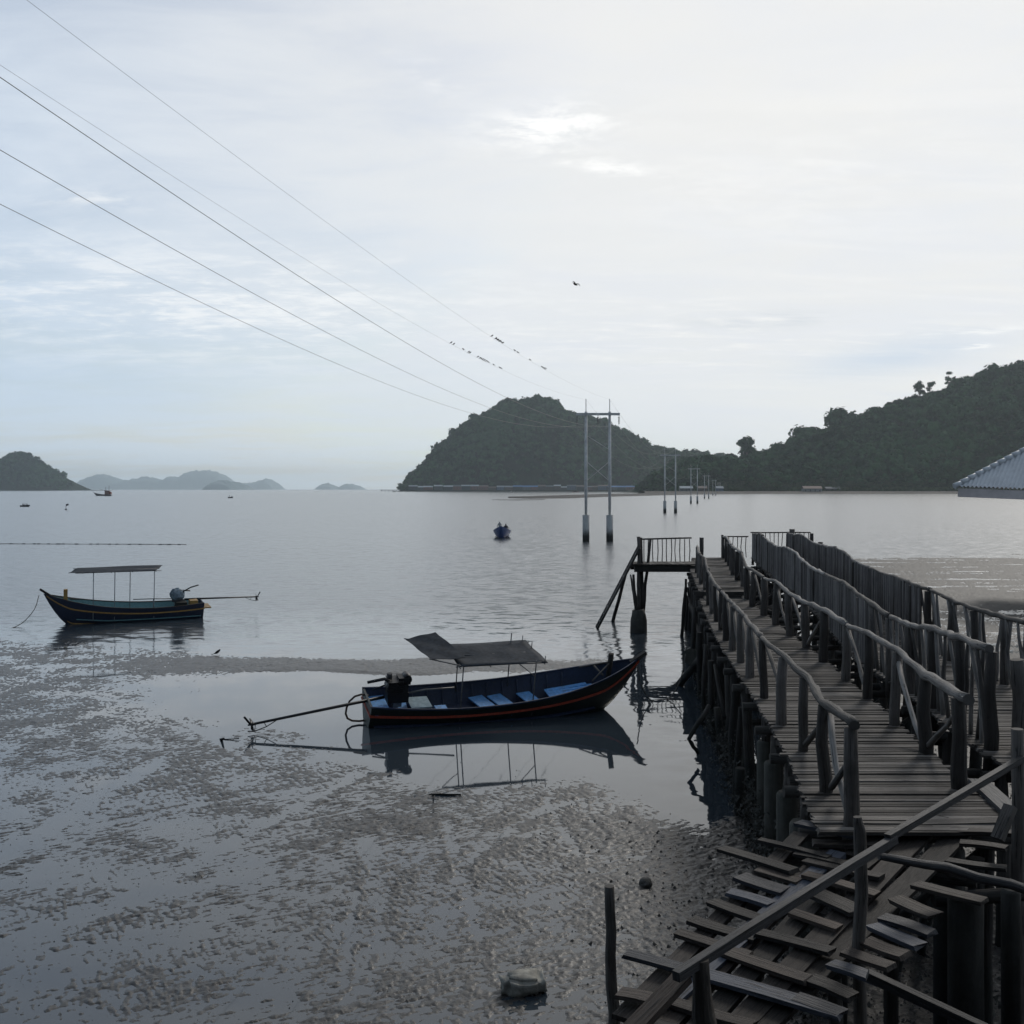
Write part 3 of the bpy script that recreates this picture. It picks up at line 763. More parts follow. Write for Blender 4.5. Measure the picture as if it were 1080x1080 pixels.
# ground litter: shells, stones and clods near the pier, uncountable
rs=np.random.RandomState(8); lm=MB()
def clod(x,y,r,z):
    a=rs.rand()*6.3; vs=[]
    for k in range(5):
        th=a+k*1.257; q=r*(.6+.7*rs.rand()); vs.append((x+math.cos(th)*q,y+math.sin(th)*q,z-.012))
    vs.append((x+r*.2*rs.randn(),y+r*.2*rs.randn(),z+r*(.4+.6*rs.rand())))
    lm.poly(vs,[(k,(k+1)%5,5) for k in range(5)],rs.rand())
xs_,ys_,rr_=[],[],[]
while len(xs_)<16000:
    y=rs.uniform(9,26); px=rs.uniform(560,1150); x=(px-CX)/F*y
    m_=float(mudness(np.array([x]),np.array([y]))[0])
    if rs.rand()<max(0,(m_-.5))*1.9:
        xs_.append(x); ys_.append(y); rr_.append(abs(rs.normal(0,.016))+.006)
for k in range(500):
    y=rs.uniform(12.3,24); px=rs.uniform(0,640); xs_.append((px-CX)/F*y); ys_.append(y); rr_.append(rs.uniform(.008,.02))
zs_=mud_h(np.array([xs_]),np.array([ys_]))[0]
for x,y,r_,z in zip(xs_,ys_,rr_,zs_): clod(x,y,r_,max(z,0))
tag(lm.build('shore_debris',plain_mat('debris',(.055,.052,.047),.8,.3,.5,40)),kind='stuff',label='scattered shells, clods and small stones on the mud by the piles')
# oysters and weed crusted on the nearer piles
wm=MB(); 
for k in range(9000):
    y=rs.uniform(12,34); side=rs.rand()<.8
    x=interp(W1,y)[0 if side else 1]+rs.normal(0,.12)+(.0 if side else 0)
    z=abs(rs.normal(0,.38))+.02
    if z>1.15: continue
    r_=rs.uniform(.015,.05); a=rs.rand(3)*6.3
    vs=[(x+r_*math.cos(a[0]+k_*2.09)*rs.uniform(.6,1.2),y+r_*math.sin(a[1]+k_*2.09),z+r_*math.sin(a[2]+k_*2.09)) for k_ in range(3)]
    wm.poly(vs,[(0,1,2)],rs.rand())
tag(wm.build('oyster_crust',plain_mat('oyster',(.045,.045,.04),.8,.3,.7,30)),kind='stuff',label='oysters and weed crusted low on the walkway piles')
# old stub posts and rubble bank beneath the left walkway
random.seed(44)
for k in range(34):
    y=13.5+k*.55; xl,xr=interp(W1,y); x=random.uniform(xl-.15 if y>19.5 else xl+.5,xr+.1); r=random.uniform(.05,.12)
    MB().log([(x,y,-.4),(x+random.uniform(-.2,.2),y+random.uniform(-.15,.15),random.uniform(.35,1.5))],[r*1.15,r*.85],8,wob=.1,sub=3).build('stub_pile',M['pile'],wk)
# ------------------------------------------------------------------ long-tail boats
def hull_fn(L,B,z0,zb,t_foot=.83,stern=.76,draft=.16):
    def b(t):
        if t<.4: return B*(stern+(1-stern)*math.sin(t/.4*math.pi/2))
        return B*max(0.0,1-((t-.4)/.6)**3.1)
    def zs(t):
        z=z0+.10*max(0,1-t/.3)**2
        if t>.28: z+=(zb-z0)*((t-.28)/.72)**2.3
        return z
    def zk(t):
        if t<t_foot: return -draft
        return -draft+(zs(t)+draft)*((t-t_foot)/(1-t_foot))**1.35*.985
    def pt(t,u,side,inset=0.0,lift=0.0):
        y=b(t)*(u**.62); y=max(0,y-inset)
        return Vector((L*t,side*y,lerp(zk(t),zs(t),u**1.45)+lift))
    return b,zs,zk,pt
def make_hull(root,L,B,z0,zb,m_hull,m_in,m_stripe,m_gun,m_low=None,nt_=30,nu=9,floor_z=.16):
    b,zs,zk,pt=hull_fn(L,B,z0,zb)
    ts=[i/nt_ for i in range(nt_+1)]
    def shell(inset,u0,u1,flip,nu=nu):
        mb=MB(); 
        for side in (1,-1):
            base=len(mb.v)
            for t in ts:
                for k in range(nu+1):
                    mb.v.append(pt(t,lerp(u0,u1,k/nu),side,inset))
            for i in range(nt_):
                for k in range(nu):
                    a=base+i*(nu+1)+k; q=(a,a+nu+1,a+nu+2,a+1)
                    if (side==1)!=flip: q=q[::-1]
                    mb.face(q,[(mb.v[j].x,mb.v[j].z) for j in q],.5,True)
        return mb
    shell(0,0.0,1,False).build('hull',m_hull,root)
    inn=shell(.045,.16,.985,True)
    inn.build('lining',m_in,root)
    # transom
    tr=MB(); pts=[pt(0,k/8,1) for k in range(9)]+[pt(0,k/8,-1) for k in range(8,-1,-1)]
    off=Vector((.05,0,0)); n=len(pts)
    tr.v=[p for p in pts]+[p+off for p in pts]
    tr.face(tuple(range(n))[::-1],[(p.y,p.z) for p in pts[::-1]],.5,False); tr.face(tuple(range(n,2*n)),[(p.y,p.z) for p in pts],.5,False)
    tr.face((8,9,n+9,n+8),[(0,0)]*4,.5,False)
    tr.build('transom',m_hull,root)
    def strip(u,w,h,inset,mat,name,t1=.985):
        for side in (1,-1):
            mb=MB(); tt=[i/40*t1 for i in range(41)]
            base=0
            for t in tt:
                p=pt(t,u,side,inset)
                o=Vector((0,side*w,0))
                mb.v+= [p+Vector((0,0,-h/2)),p+o+Vector((0,0,-h/2)),p+o+Vector((0,0,h/2)),p+Vector((0,0,h/2))]
            for i in range(40):
                a=i*4
                for k in range(4):
                    k2=(k+1)%4; q=(a+k,a+k2,a+4+k2,a+4+k)
                    if side==1: q=q[::-1]
                    mb.face(q,[(mb.v[j].x,mb.v[j].z) for j in q],.5,False)
            mb.face((0,1,2,3),[(0,0)]*4,.5,False); mb.face((163,162,161,160),[(0,0)]*4,.5,False)
            mb.build(name,mat,root)
    strip(1.0,.035,.045,.07,m_gun,'gunwale')
    strip(.80,.03,.06,.0,m_stripe,'stripe')
    # stripe across the transom
    w=b(0)*(.80**.62); z=lerp(zk(0),zs(0),.80**1.45)
    MB().box((-.015,0,z),(.03,2*w+.05,.045)).build('stripe',m_stripe,root)
    if m_low: strip(.30,.015,.04,.0,m_low,'stripe',.86)
    # floor boards follow the hull's width
    fl=MB(); x=.12
    while x<L*.80:
        t=x/L; wv=max(.05,b(t)*.80)
        fl.plank((x+.06,-wv,floor_z+max(0,(t-.6))*.5),(x+.06,wv,floor_z+max(0,(t-.6))*.5),.115,.02); x+=.12
    return b,zs,zk,pt,fl
def engine(root,x,z,m_eng,m_cov,shaft,tiller,scale=1.0,m_shaft=None):
    """long-tail motor: engine on a pivot, shaft with propeller aft, tiller forward"""
    s=scale
    e=MB()
    e.box((x,0,z+.10*s),(.42*s,.26*s,.20*s)); e.box((x+.02,0,z+.28*s),(.34*s,.32*s,.20*s)); e.box((x+.12*s,.02,z+.43*s),(.24*s,.24*s,.14*s))
    for k in range(6): e.box((x-.06*s,.0,z+(.22+.045*k)*s),(.30*s,.36*s,.014))
    e.log([(x-.10*s,-.17*s,z+.30*s),(x-.10*s,.17*s,z+.30*s)],.13*s,14,wob=.01)
    e.log([(x+.18*s,-.10*s,z+.46*s),(x+.18*s,.14*s,z+.46*s)],.085*s,12,wob=.01)
    e.log([(x-.16*s,.05,z+.36*s),(x-.16*s,.05,z+.56*s)],.055*s,10,wob=.01)
    eo=e.build('engine',m_eng,root)
    MB().log([(x-.12*s,-.06,z+.40*s),(x-.28*s,-.10,z+.50*s),(x-.62*s,-.14,z+.46*s)],[.03*s,.034*s,.03*s],8,wob=.02).build('exhaust',M['black'],eo)
    if m_cov:
        cb=bmesh.new(); bmesh.ops.create_icosphere(cb,subdivisions=3,radius=.32*s)
        from mathutils import noise as mn
        for v in cb.verts:
            v.co*=1+.22*mn.noise(v.co*6); v.co=Vector((v.co.x*1.05,v.co.y*.9,v.co.z*1.05+.34*s+z if False else v.co.z*.95))
        me=bpy.data.meshes.new('engine_cover'); cb.to_mesh(me); cb.free(); me.materials.append(m_cov)
        o=bpy.data.objects.new('engine_cover',me); C.objects.link(o); o.location=(x,0,z+.33*s); o.parent=root
    MB().box((x,0,z-.06),(.22,.22,.16)).box((x-.02,0,z-.2),(.10,.10,.30)).build('pivot_mount',M['steel'],root)
    a,b_=Vector(shaft[0]),Vector(shaft[1])
    so_=MB().log([a,b_],[.045,.032],8,wob=.02).build('propeller_shaft',m_shaft or M['black'],root)
    d=(b_-a).normalized(); pr=MB()
    pr.log([b_-d*.02,b_+d*.14],[.045,.02],8,wob=.01)
    sd=d.cross(Vector((0,0,1))).normalized(); up=sd.cross(d).normalized()
    for k in range(3):
        th=k*2.094+.5; r=(sd*math.cos(th)+up*math.sin(th)); q=(up*math.cos(th)-sd*math.sin(th))
        c0=b_+d*.05
        vs=[c0+r*.03-q*.02-d*.02,c0+r*.03+q*.02+d*.02,c0+r*.15+q*.055+d*.03,c0+r*.17,c0+r*.15-q*.055-d*.03]
        n=r.cross(q)*.012
        pr.poly(vs+[v+n for v in vs],[(0,1,2,3,4),(9,8,7,6,5)]+[(i,(i+1)%5,5+(i+1)%5,5+i) for i in range(5)])
    pr.build('propeller',M['black'],so_)
    sk=MB(); sk.log([b_-d*.55-up*.03,b_-d*.30-up*.14,b_-up*.20,b_+d*.16-up*.16],[.012,.012,.014,.014],6)
    sk.log([b_-d*.3-up*.14,b_-d*.25],.01,6); sk.log([b_-up*.2,b_-d*.05],.01,6); sk.plank(b_+d*.08+up*.02,b_+d*.20+up*.24,.05,.012,up=sd)
    sk.build('skeg',M['black'],so_)
    MB().log(tiller,[.022]*len(tiller),7,wob=.03).build('tiller',M['steel'],root)
    return eo

green=painted_mat('hull_green_black',(.012,.020,.017),(.05,.045,.04),.45,.6)
redp=painted_mat('stripe_red',(.36,.055,.028),(.16,.05,.035),.5,.5)
navy=painted_mat('lining_navy',(.022,.036,.075),(.05,.055,.065),.55,.6)
blue=painted_mat('boards_blue',(.12,.34,.68),(.10,.16,.24),.5,.8)
canv=plain_mat('canopy_cloth',(.028,.034,.042),.8,.2,.3,8)
greypipe=plain_mat('canopy_pipe',(.10,.10,.10),.5,.5,.3,10)

hd=math.atan2(2.0,6.0)
b1=thing('longtail_boat','dark green long-tail boat with red stripe and sky-blue boards, afloat in the calm pool','boat',(-3.74,27.80,0),hd,'long-tail boats at low tide',rx=R(14))
L1=7.58
b,zs,zk,pt,fl=make_hull(b1,L1,.86,.64,1.45,green,navy,redp,navy)
fl.build('floor',navy,b1)
# blue thwarts and boards
def slab(name,mat,x0,x1,y0,y1,z,th=.03,gap=0,rot=0): 
    return MB().box(((x0+x1)/2,(y0+y1)/2,z),(x1-x0,y1-y0,th),Matrix.Rotation(rot,3,'Z')).build(name,mat,b1)
slab('seat_board',blue,3.00,3.42,-.64,.6,.31,.03,rot=.25)
slab('seat_board',blue,3.52,3.94,-.64,.6,.32,.03,rot=.25)
slab('seat_board',blue,4.30,4.70,-.62,.55,.36,.03,rot=.2)
fd=MB(); 
for k in range(6):
    y=-.45+k*.16; fd.plank((4.95,y,.46),(6.4-abs(y)*.9,y*.6,.66),.145,.03)
fd.build('foredeck_board',blue,b1)
slab('stern_deck',blue,.08,.55,-.60,.60,.50)
slab('stern_board',blue,.70,1.05,-.58,.30,.40,rot=-.1)
bx=MB().box((1.35,-.1,.42),(.45,.6,.26)); bx.build('stern_box',navy,b1)
slab('box_lid',plain_mat('lid_pale',(.22,.30,.33),.6,.3,.2,9),1.08,1.62,-.42,.22,.565,.03)
MB().box((1.9,-.28,.36),(.30,.34,.20)).build('fish_crate',blue,b1)
# bow post, breasthook and braces
MB().log([(6.62,0.0,.7),(6.65,0.0,1.60)],[.075,.07],10).build('bow_post',M['pile'],b1)
MB().plank((7.25,0,1.30),(7.68,0,1.58),.12,.10).build('stem_head',M['pile'],b1)
for s_ in (1,-1): MB().log([(5.95,s_*.48,1.04),(6.62,s_*.02,1.34)],.022,6).build('bow_brace',M['rail'],b1)
MB().log([(6.3,-.36,1.14),(6.3,.36,1.14)],.03,6).build('bow_brace',M['rail'],b1)
# canopy
cb=MB(); nx,ny=14,8
def canopy_sheet(x0,x1,y0,y1,z,sag,skew=0,zt=0):
    mb=MB(); top=[]
    for i in range(nx+1):
        for k in range(ny+1):
            u,v=i/nx,k/ny
            zz=z+zt*u-sag*math.sin(u*math.pi*3)**2*math.sin(v*math.pi)*.6+.015*math.sin(v*9+u*5)
            top.append(Vector((lerp(x0,x1,u)+skew*(v-.5),lerp(y0,y1,v),zz)))
    n=len(top); mb.v=top+[p+Vector((0,0,-.012)) for p in top]
    for i in range(nx):
        for k in range(ny):
            a=i*(ny+1)+k; q=(a,a+ny+1,a+ny+2,a+1)
            mb.face(q,[(0,0)]*4,.5,True); mb.face(tuple(j+n for j in q[::-1]),[(0,0)]*4,.5,True)
    edge=[i*(ny+1) for i in range(nx+1)]+[nx*(ny+1)+k for k in range(1,ny+1)]+[i*(ny+1)+ny for i in range(nx-1,-1,-1)]+[k for k in range(ny-1,0,-1)]
    for j in range(len(edge)):
        a,c=edge[j],edge[(j+1)%len(edge)]; mb.face((a,a+n,c+n,c),[(0,0)]*4,.5,False)
    return mb
canopy_sheet(2.15,4.50,-.72,.82,1.76,.04,-.10).build('canopy',canv,b1)
cf=MB(); A_,B_,C_,D_=[Vector(q) for q in ((1.50,-.50,1.90),(1.15,.95,1.90),(1.95,.95,2.06),(2.42,-.50,1.90))]
for i in range(9):
    for k in range(9): cf.v.append(A_.lerp(D_,i/8).lerp(B_.lerp(C_,i/8),k/8)+Vector((0,0,.012*math.sin(k*1.3+i))))
cf.v+= [p-Vector((0,0,.012)) for p in cf.v]
for i in range(8):
    for k in range(8):
        a=i*9+k; cf.face((a,a+9,a+10,a+1),[(0,0)]*4,.5,True); cf.face((a+82,a+91,a+90,a+81),[(0,0)]*4,.5,True)
cf.build('canopy_flap',canv,b1)
for (p,q) in (((1.45,-.45,1.9),(2.3,-.66,1.74)),((1.1,.9,1.93),(2.55,.74,1.72))): MB().log([p,q],.014,6).build('canopy_post',greypipe,b1)
for x in [.9+.42*k for k in range(12)]:
    hb_=zs(x/L1)
    for s_ in (1,-1):
        pts=[pt(x/L1,u,s_,.075) for u in (.35,.5,.65,.8,.95)]
        MB().log(pts,.022,5).build('rib',navy,b1)
for (x,y,zt,zb_) in ((2.30,-.66,1.76,.25),(4.25,-.66,1.80,.25),(2.55,.72,1.78,.3),(4.00,.72,2.02,.3)):
    MB().log([(x,y,zb_),(x,y,zt)],.016,6,wob=.02).build('canopy_post',greypipe,b1)
for (x,y) in ((4.35,.78),(4.45,.3),(4.48,-.68)): MB().log([(x,y,1.70),(x,y,1.92)],.012,5).build('canopy_post',greypipe,b1)
fr=MB()
for y in (-.66,.05,.74): fr.log([(2.1,y,1.735),(4.52,y,1.735)],.014,6,wob=.01)
for x in (2.2,3.0,3.8,4.46): fr.log([(x,-.74,1.72),(x,.84,1.72)],.014,6,wob=.01)
fr.log([(4.25,-.66,1.35),(3.8,-.66,1.72)],.012,5); fr.log([(2.55,.72,1.4),(2.1,.72,1.72)],.012,5)
fr.build('canopy_frame',greypipe,b1)
engine(b1,.78,.62,M['black'],None,((.45,.02,.72),(-2.80,-.12,.28)),[(.95,.0,.78),(1.5,.05,.84),(2.25,-.15,.94)],1.3)
MB().log([(.1,.30,.66),(-.08,.30,.70),(-.25,.29,.66),(-.38,.28,.54),(-.45,.26,.38),(-.47,.25,.22),(-.42,.24,.09),(-.30,.23,.02),(-.12,.22,.0),(.04,.2,.02)],[.028]*10,8,wob=.0).build('stern_hose',plain_mat('hose_brown',(.10,.07,.055),.6,.3,.2,20),b1)
MB().log([(.3,.45,.75),(.75,.5,.9),(.2,.3,.8)],.02,6).build('hose',M['black'],b1)

# left boat, bow towards the left edge of the picture
s2,f2=Vector((-14.6,51.3,0)),Vector((-20.07,48.6,0))
h2=math.atan2(f2.y-s2.y,f2.x-s2.x)
b2=thing('longtail_boat','dark blue and brown long-tail boat with mustard stripes and teal inside, resting at the left','boat',tuple(s2),h2,'long-tail boats at low tide',rx=R(-6))
navyh=painted_mat('hull_navy',(.020,.028,.055),(.05,.04,.035),.5,.7)
must=painted_mat('stripe_mustard',(.33,.19,.05),(.16,.11,.06),.5,.5)
teal=painted_mat('lining_teal',(.13,.27,.29),(.12,.16,.16),.55,.6)
b,zs,zk,pt,fl=make_hull(b2,6.85,.82,.68,1.40,navyh,teal,must,painted_mat('gunwale_brown',(.06,.045,.035)),m_low=must)
fl.build('floor',teal,b2)
for x in (1.6,2.6,3.6,4.6): MB().box((x,0,.42),(.24,1.3 if x<4 else 1.1,.035)).build('seat_board',teal,b2)
MB().plank((6.55,0,1.28),(7.0,0,1.60),.12,.09).build('stem_head',M['pile'],b2)
MB().box((5.95,0.0,1.25),(.16,.16,.62)).build('bow_post',must,b2)
MB().plank((5.7,-.25,1.05),(5.4,.35,1.15),.10,.04).build('bow_brace',M['pile'],b2)
canopy_sheet(1.95,5.65,-.70,.70,2.40,.05,.5).build('canopy',canv,b2)
for (x,y) in ((2.25,.6),(4.85,.6),(3.15,-.6),(3.95,.6)): MB().log([(x,y,.2),(x,y,2.38)],.020,6,wob=.02).build('canopy_post',plain_mat('post_pale',(.22,.24,.25)),b2)
fr=MB()
for y in (-.6,0,.6): fr.log([(1.95,y,2.37),(5.6,y,2.37)],.016,6,wob=.01)
for x in (2.2,3.2,4.1,5.3): fr.log([(x,-.7,2.36),(x,.7,2.36)],.016,6,wob=.01)
fr.build('canopy_frame',greypipe,b2)
engine(b2,1.15,.78,plain_mat('engine_grey',(.05,.05,.055)),plain_mat('cover_cloth',(.17,.21,.24),.9,.1,.35,14),((.8,0,.88),(-2.75,-.9,.66)),[(1.35,0,.92),(2.2,.1,.98),(3.1,.15,1.0)])
MB().log([(.9,.1,1.25),(.55,.12,1.45),(.2,.14,1.55)],.03,6).build('exhaust',M['black'],b2)
MB().log([(2.2,.1,.3),(2.2,.1,.98)],.025,6).build('tiller_rest',M['steel'],b2)
MB().box((.42,.1,.74),(.36,.5,.24)).build('fuel_can',must,b2)
MB().box((1.0,.25,.62),(.5,.5,.40)).build('engine_bed',M['pile'],b2)
MB().box((-.15,.0,.52),(.4,.9,.05)).build('stern_deck',must,b2)

# ropes
def rope(pts,label,r=.017,n=6):
    P_=[Vector(p) for p in pts]; q=[]
    for i in range(len(P_)-1):
        for k in range(n):
            t=k/n; p0=P_[max(i-1,0)];p1=P_[i];p2=P_[i+1];p3=P_[min(i+2,len(P_)-1)]
            q.append(.5*((2*p1)+(p2-p0)*t+(2*p0-5*p1+4*p2-p3)*t*t+(3*p1-p0-3*p2+p3)*t*t*t))
    q.append(P_[-1])
    o=MB().log(q,r,6,wob=0).build('mooring_rope',M['rope'],None,loc=q[0]); return tag(o,label,'rope')
rope([P(672,703,30.2),P(676,722,30.5),P(686,738,30.8),P(699,740,31),P(711,730,31.2),P(719,712,31.6),P(723,690,32.0)],'thin rope sagging from the green boat\'s bow to the walkway piles')
rope([P(41,628,49.2),P(36,643,48.5),P(22,658,47.8),P(2,666,46.5)],'thin rope trailing left from the bow of the mustard-striped boat')

# ------------------------------------------------------------------ people: one skinned surface each
def person(loc,rz,pose,label,shirt,scale=1.0,group=None):
    """pose: 'stand' or 'sit'"""
    J={}
    if pose=='stand':
        V=[('pelvis',(0,0,.92),.14),('belly',(0,0,1.10),.13),('chest',(0,0,1.32),.155),('neck',(0,0,1.48),.06),('head0',(0,.01,1.58),.085),('head',(0,.01,1.70),.095),
        ('hl',(.10,0,.86),.095),('kl',(.12,.02,.48),.062),('al',(.13,-.02,.07),.042),('fl',(.14,.15,.03),.035),
        ('hr',(-.10,0,.86),.095),('kr',(-.12,.03,.48),.062),('ar',(-.13,0,.07),.042),('fr',(-.14,.16,.03),.035),
        ('sl',(.19,0,1.40),.06),('el',(.26,-.02,1.12),.045),('wl',(.28,.10,.88),.035),('gl',(.28,.14,.80),.035),
        ('sr',(-.19,0,1.40),.06),('er',(-.27,.02,1.14),.045),('wr',(-.24,.22,1.02),.035),('gr',(-.22,.29,1.02),.035)]
    else:
        V=[('pelvis',(0,0,.16),.15),('belly',(0,.02,.34),.135),('chest',(0,.06,.56),.155),('neck',(0,.08,.72),.06),('head0',(0,.10,.82),.085),('head',(0,.11,.94),.095),
        ('hl',(.10,.06,.14),.10),('kl',(.16,.46,.30),.065),('al',(.15,.52,-.08),.045),('fl',(.15,.66,-.12),.038),
        ('hr',(-.10,.06,.14),.10),('kr',(-.16,.46,.30),.065),('ar',(-.15,.52,-.08),.045),('fr',(-.15,.66,-.12),.038),
        ('sl',(.19,.06,.64),.06),('el',(.25,.10,.38),.045),('wl',(.20,.32,.34),.035),('gl',(.17,.40,.35),.035),
        ('sr',(-.19,.06,.64),.06),('er',(-.26,.06,.38),.045),('wr',(-.22,.30,.32),.035),('gr',(-.18,.38,.34),.035)]
    E=[('pelvis','belly'),('belly','chest'),('chest','neck'),('neck','head0'),('head0','head'),('pelvis','hl'),('hl','kl'),('kl','al'),('al','fl'),('pelvis','hr'),('hr','kr'),('kr','ar'),('ar','fr'),
       ('chest','sl'),('sl','el'),('el','wl'),('wl','gl'),('chest','sr'),('sr','er'),('er','wr'),('wr','gr')]
    ix={v[0]:i for i,v in enumerate(V)}
    me=bpy.data.meshes.new('person'); me.from_pydata([tuple(c*scale for c in v[1]) for v in V],[(ix[a],ix[b_]) for a,b_ in E],[])
    o=bpy.data.objects.new('person',me); C.objects.link(o)
    sk=o.modifiers.new('Skin','SKIN')
    sv=me.skin_vertices[0].data
    for i,v in enumerate(V): sv[i].radius=(v[2]*scale,v[2]*scale)
    sv[0].use_root=True
    ss_=o.modifiers.new('Subdivision','SUBSURF'); ss_.levels=1; ss_.render_levels=1
    me.materials.append(shirt); o.location=loc; o.rotation_euler=(0,0,rz)
    return tag(o,label,'person',group)
sh_dark=plain_mat('clothes_dark',(.05,.045,.05)); sh_light=plain_mat('clothes_pale',(.30,.30,.29)); sh_red=plain_mat('clothes_red',(.22,.06,.05)); 

# ------------------------------------------------------------------ boats under way
def small_boat(name,label,loc,rz,L,B,z0,zb,m_h,m_i,m_s,group=None):
    r=thing(name,label,'boat',loc,rz,group)
    b,zs,zk,pt,fl=make_hull(r,L,B,z0,zb,m_h,m_i,m_s,m_s,nt_=16,nu=5)
    fl.build('floor',m_i,r); return r
royal=painted_mat('hull_royal_blue',(.018,.05,.17),(.02,.03,.06),.4,.5)
D=132.0; xb=(528.5-CX)/F*D
bb=small_boat('motor_boat','royal blue motor boat heading straight towards the shore, two people aboard',(xb+.2,D+7.2,0),-R(90)-.03,7.2,1.12,.78,1.55,royal,royal,painted_mat('trim_blue',(.04,.10,.26)))
MB().box((1.6,0,.55),(.5,1.6,.08)).build('seat_board',royal,bb); MB().box((3.2,0,.55),(.4,1.9,.08)).build('seat_board',royal,bb)
MB().log([(.4,0,.9),(-2.2,0,.1)],.04,6).build('propeller_shaft',M['black'],bb)
person((xb+.55,D+5.6,.60),R(180),'sit','person in dark clothes sitting low in the stern of the blue boat',sh_dark,1.15)
person((xb-.25,D+6.3,.30),R(180),'stand','person in pale clothes standing to steer the blue boat',sh_light,.95)
# trawler
T=thing('fishing_boat','small pale fishing trawler with wheelhouse and mast out near the left island','fishing boat',((101-CX)/F*985+14.2,985,0),R(180),None)
white=painted_mat('trawler_paint',(.34,.34,.33),(.16,.12,.09),.5,.6); rust=plain_mat('trawler_red',(.25,.09,.06))
b,zs,zk,pt,fl=make_hull(T,16,2.2,1.3,3.0,white,white,rust,rust,nt_=20,nu=5); fl.build('floor',white,T)
wh=MB().box((3.6,0,2.9),(4.2,2.6,3.4)).build('wheelhouse',painted_mat('wheelhouse',(.28,.17,.14),(.1,.08,.07)),T)
MB().box((3.6,0,4.75),(5.2,3.2,.22)).build('wheelhouse_roof',rust,T)
MB().box((5.72,0,3.7),(.06,2.0,.8)).build('window',M['black'],wh)
MB().box((1.0,0,2.6),(1.6,2.2,2.0)).build('deck_box',rust,T)
MB().log([(5.2,0,3),(5.2,0,8.2)],.12,6).build('mast',M['black'],T); MB().log([(2.2,0,4),(2.2,0,9.2)],.14,6).build('mast',M['black'],T)
MB().log([(5.2,0,4.4),(11.5,0,6.4)],.09,6).build('boom',M['black'],T); MB().log([(2.2,0,4.2),(-1.5,0,5.6)],.09,6).build('boom',M['black'],T)
MB().log([(15.4,0,3),(18.0,0,4.6)],.08,5).build('bowsprit',M['black'],T)
darkh=painted_mat('hull_dark',(.035,.035,.04))
r_=small_boat('rowing_boat','tiny open boat with three people far out at the left edge',((21.5-CX)/F*375,375,0),0,3.4,.5,.40,.65,darkh,darkh,darkh)
for k,(x,l,s_) in enumerate(((.8,'leftmost person, dark clothes, sitting in the tiny open boat at the left edge',sh_dark),(1.5,'middle person of three sitting in the tiny open boat at the left edge',sh_light),(2.2,'rightmost person of three sitting in the tiny open boat at the left edge',sh_dark))):
    person(((21.5-CX)/F*375+x,375,.32),R(-90),'sit',l,s_)
r_=small_boat('rowing_boat','tiny dark boat with two people far out in the bay below the pale islands',((240.5-CX)/F*742,742,0),0,3.6,.7,.7,1.1,darkh,darkh,darkh)
person(((240.5-CX)/F*742+1.0,742,.5),R(-90),'stand','left of the two people standing in the dark boat below the pale islands',sh_dark,1.1)
person(((240.5-CX)/F*742+2.4,742,.5),R(-90),'sit','right of the two people, sitting in the dark boat below the pale islands',sh_dark,1.3)
# net line with floats, and a flag buoy
nl=thing('net_line','long line of small net floats on the water, upper left','fishing line',(-56,119,0))
fl_=MB(); fl_.log([(-60,119.8,.02),(-50,119.2,.02),(-42,118.8,.02),(-35.3,118.2,.02)],.03,6,sub=14).build('line',M['rope'],None) .parent=nl
for o in nl.children: o.location=Vector((0,0,0))-Vector(nl.location)
random.seed(9)
for k in range(26):
    x=random.uniform(-2,20.5); c=Vector((x,.8-.075*(x+4)+.1,.03))
    MB().log([c-Vector((.16,0,0)),c+Vector((.16,0,0))],[.04,.055],7).build('float',M['pile'],nl)
by=G(69.5,537.5); fb=thing('flag_buoy','small dark flag buoy standing out of the water at left','buoy',tuple(by))
MB().log([(0,0,-.3),(.05,0,1.6)],.06,6).build('pole',M['pile'],fb); MB().plank((.05,0,1.3),(.75,.1,1.55),.5,.02,up=(0,1,0)).build('flag',sh_dark,fb); MB().log([(0,0,-.1),(0,0,.25)],.3,9).build('float',M['pile'],fb)
# snag sticks on the mud
tag(MB().log([G(231,781,-.1),G(236,779,.12)],[.05,.02],6).log([G(233,780,0),G(252,779,.03)],.012,5).build('snag',M['pile'],None,loc=G(235,780)),'little black snag poking out of the pool edge left of the green boat','snag')
tag(MB().log([G(452,838,0),G(486,838,.03)],.02,5,sub=3).log([G(457,838,-.02),G(457,838,.25)],.02,5).build('driftwood_stick',M['pile'],None,loc=G(470,838)),'thin driftwood stick lying on the mud below the green boat','stick')

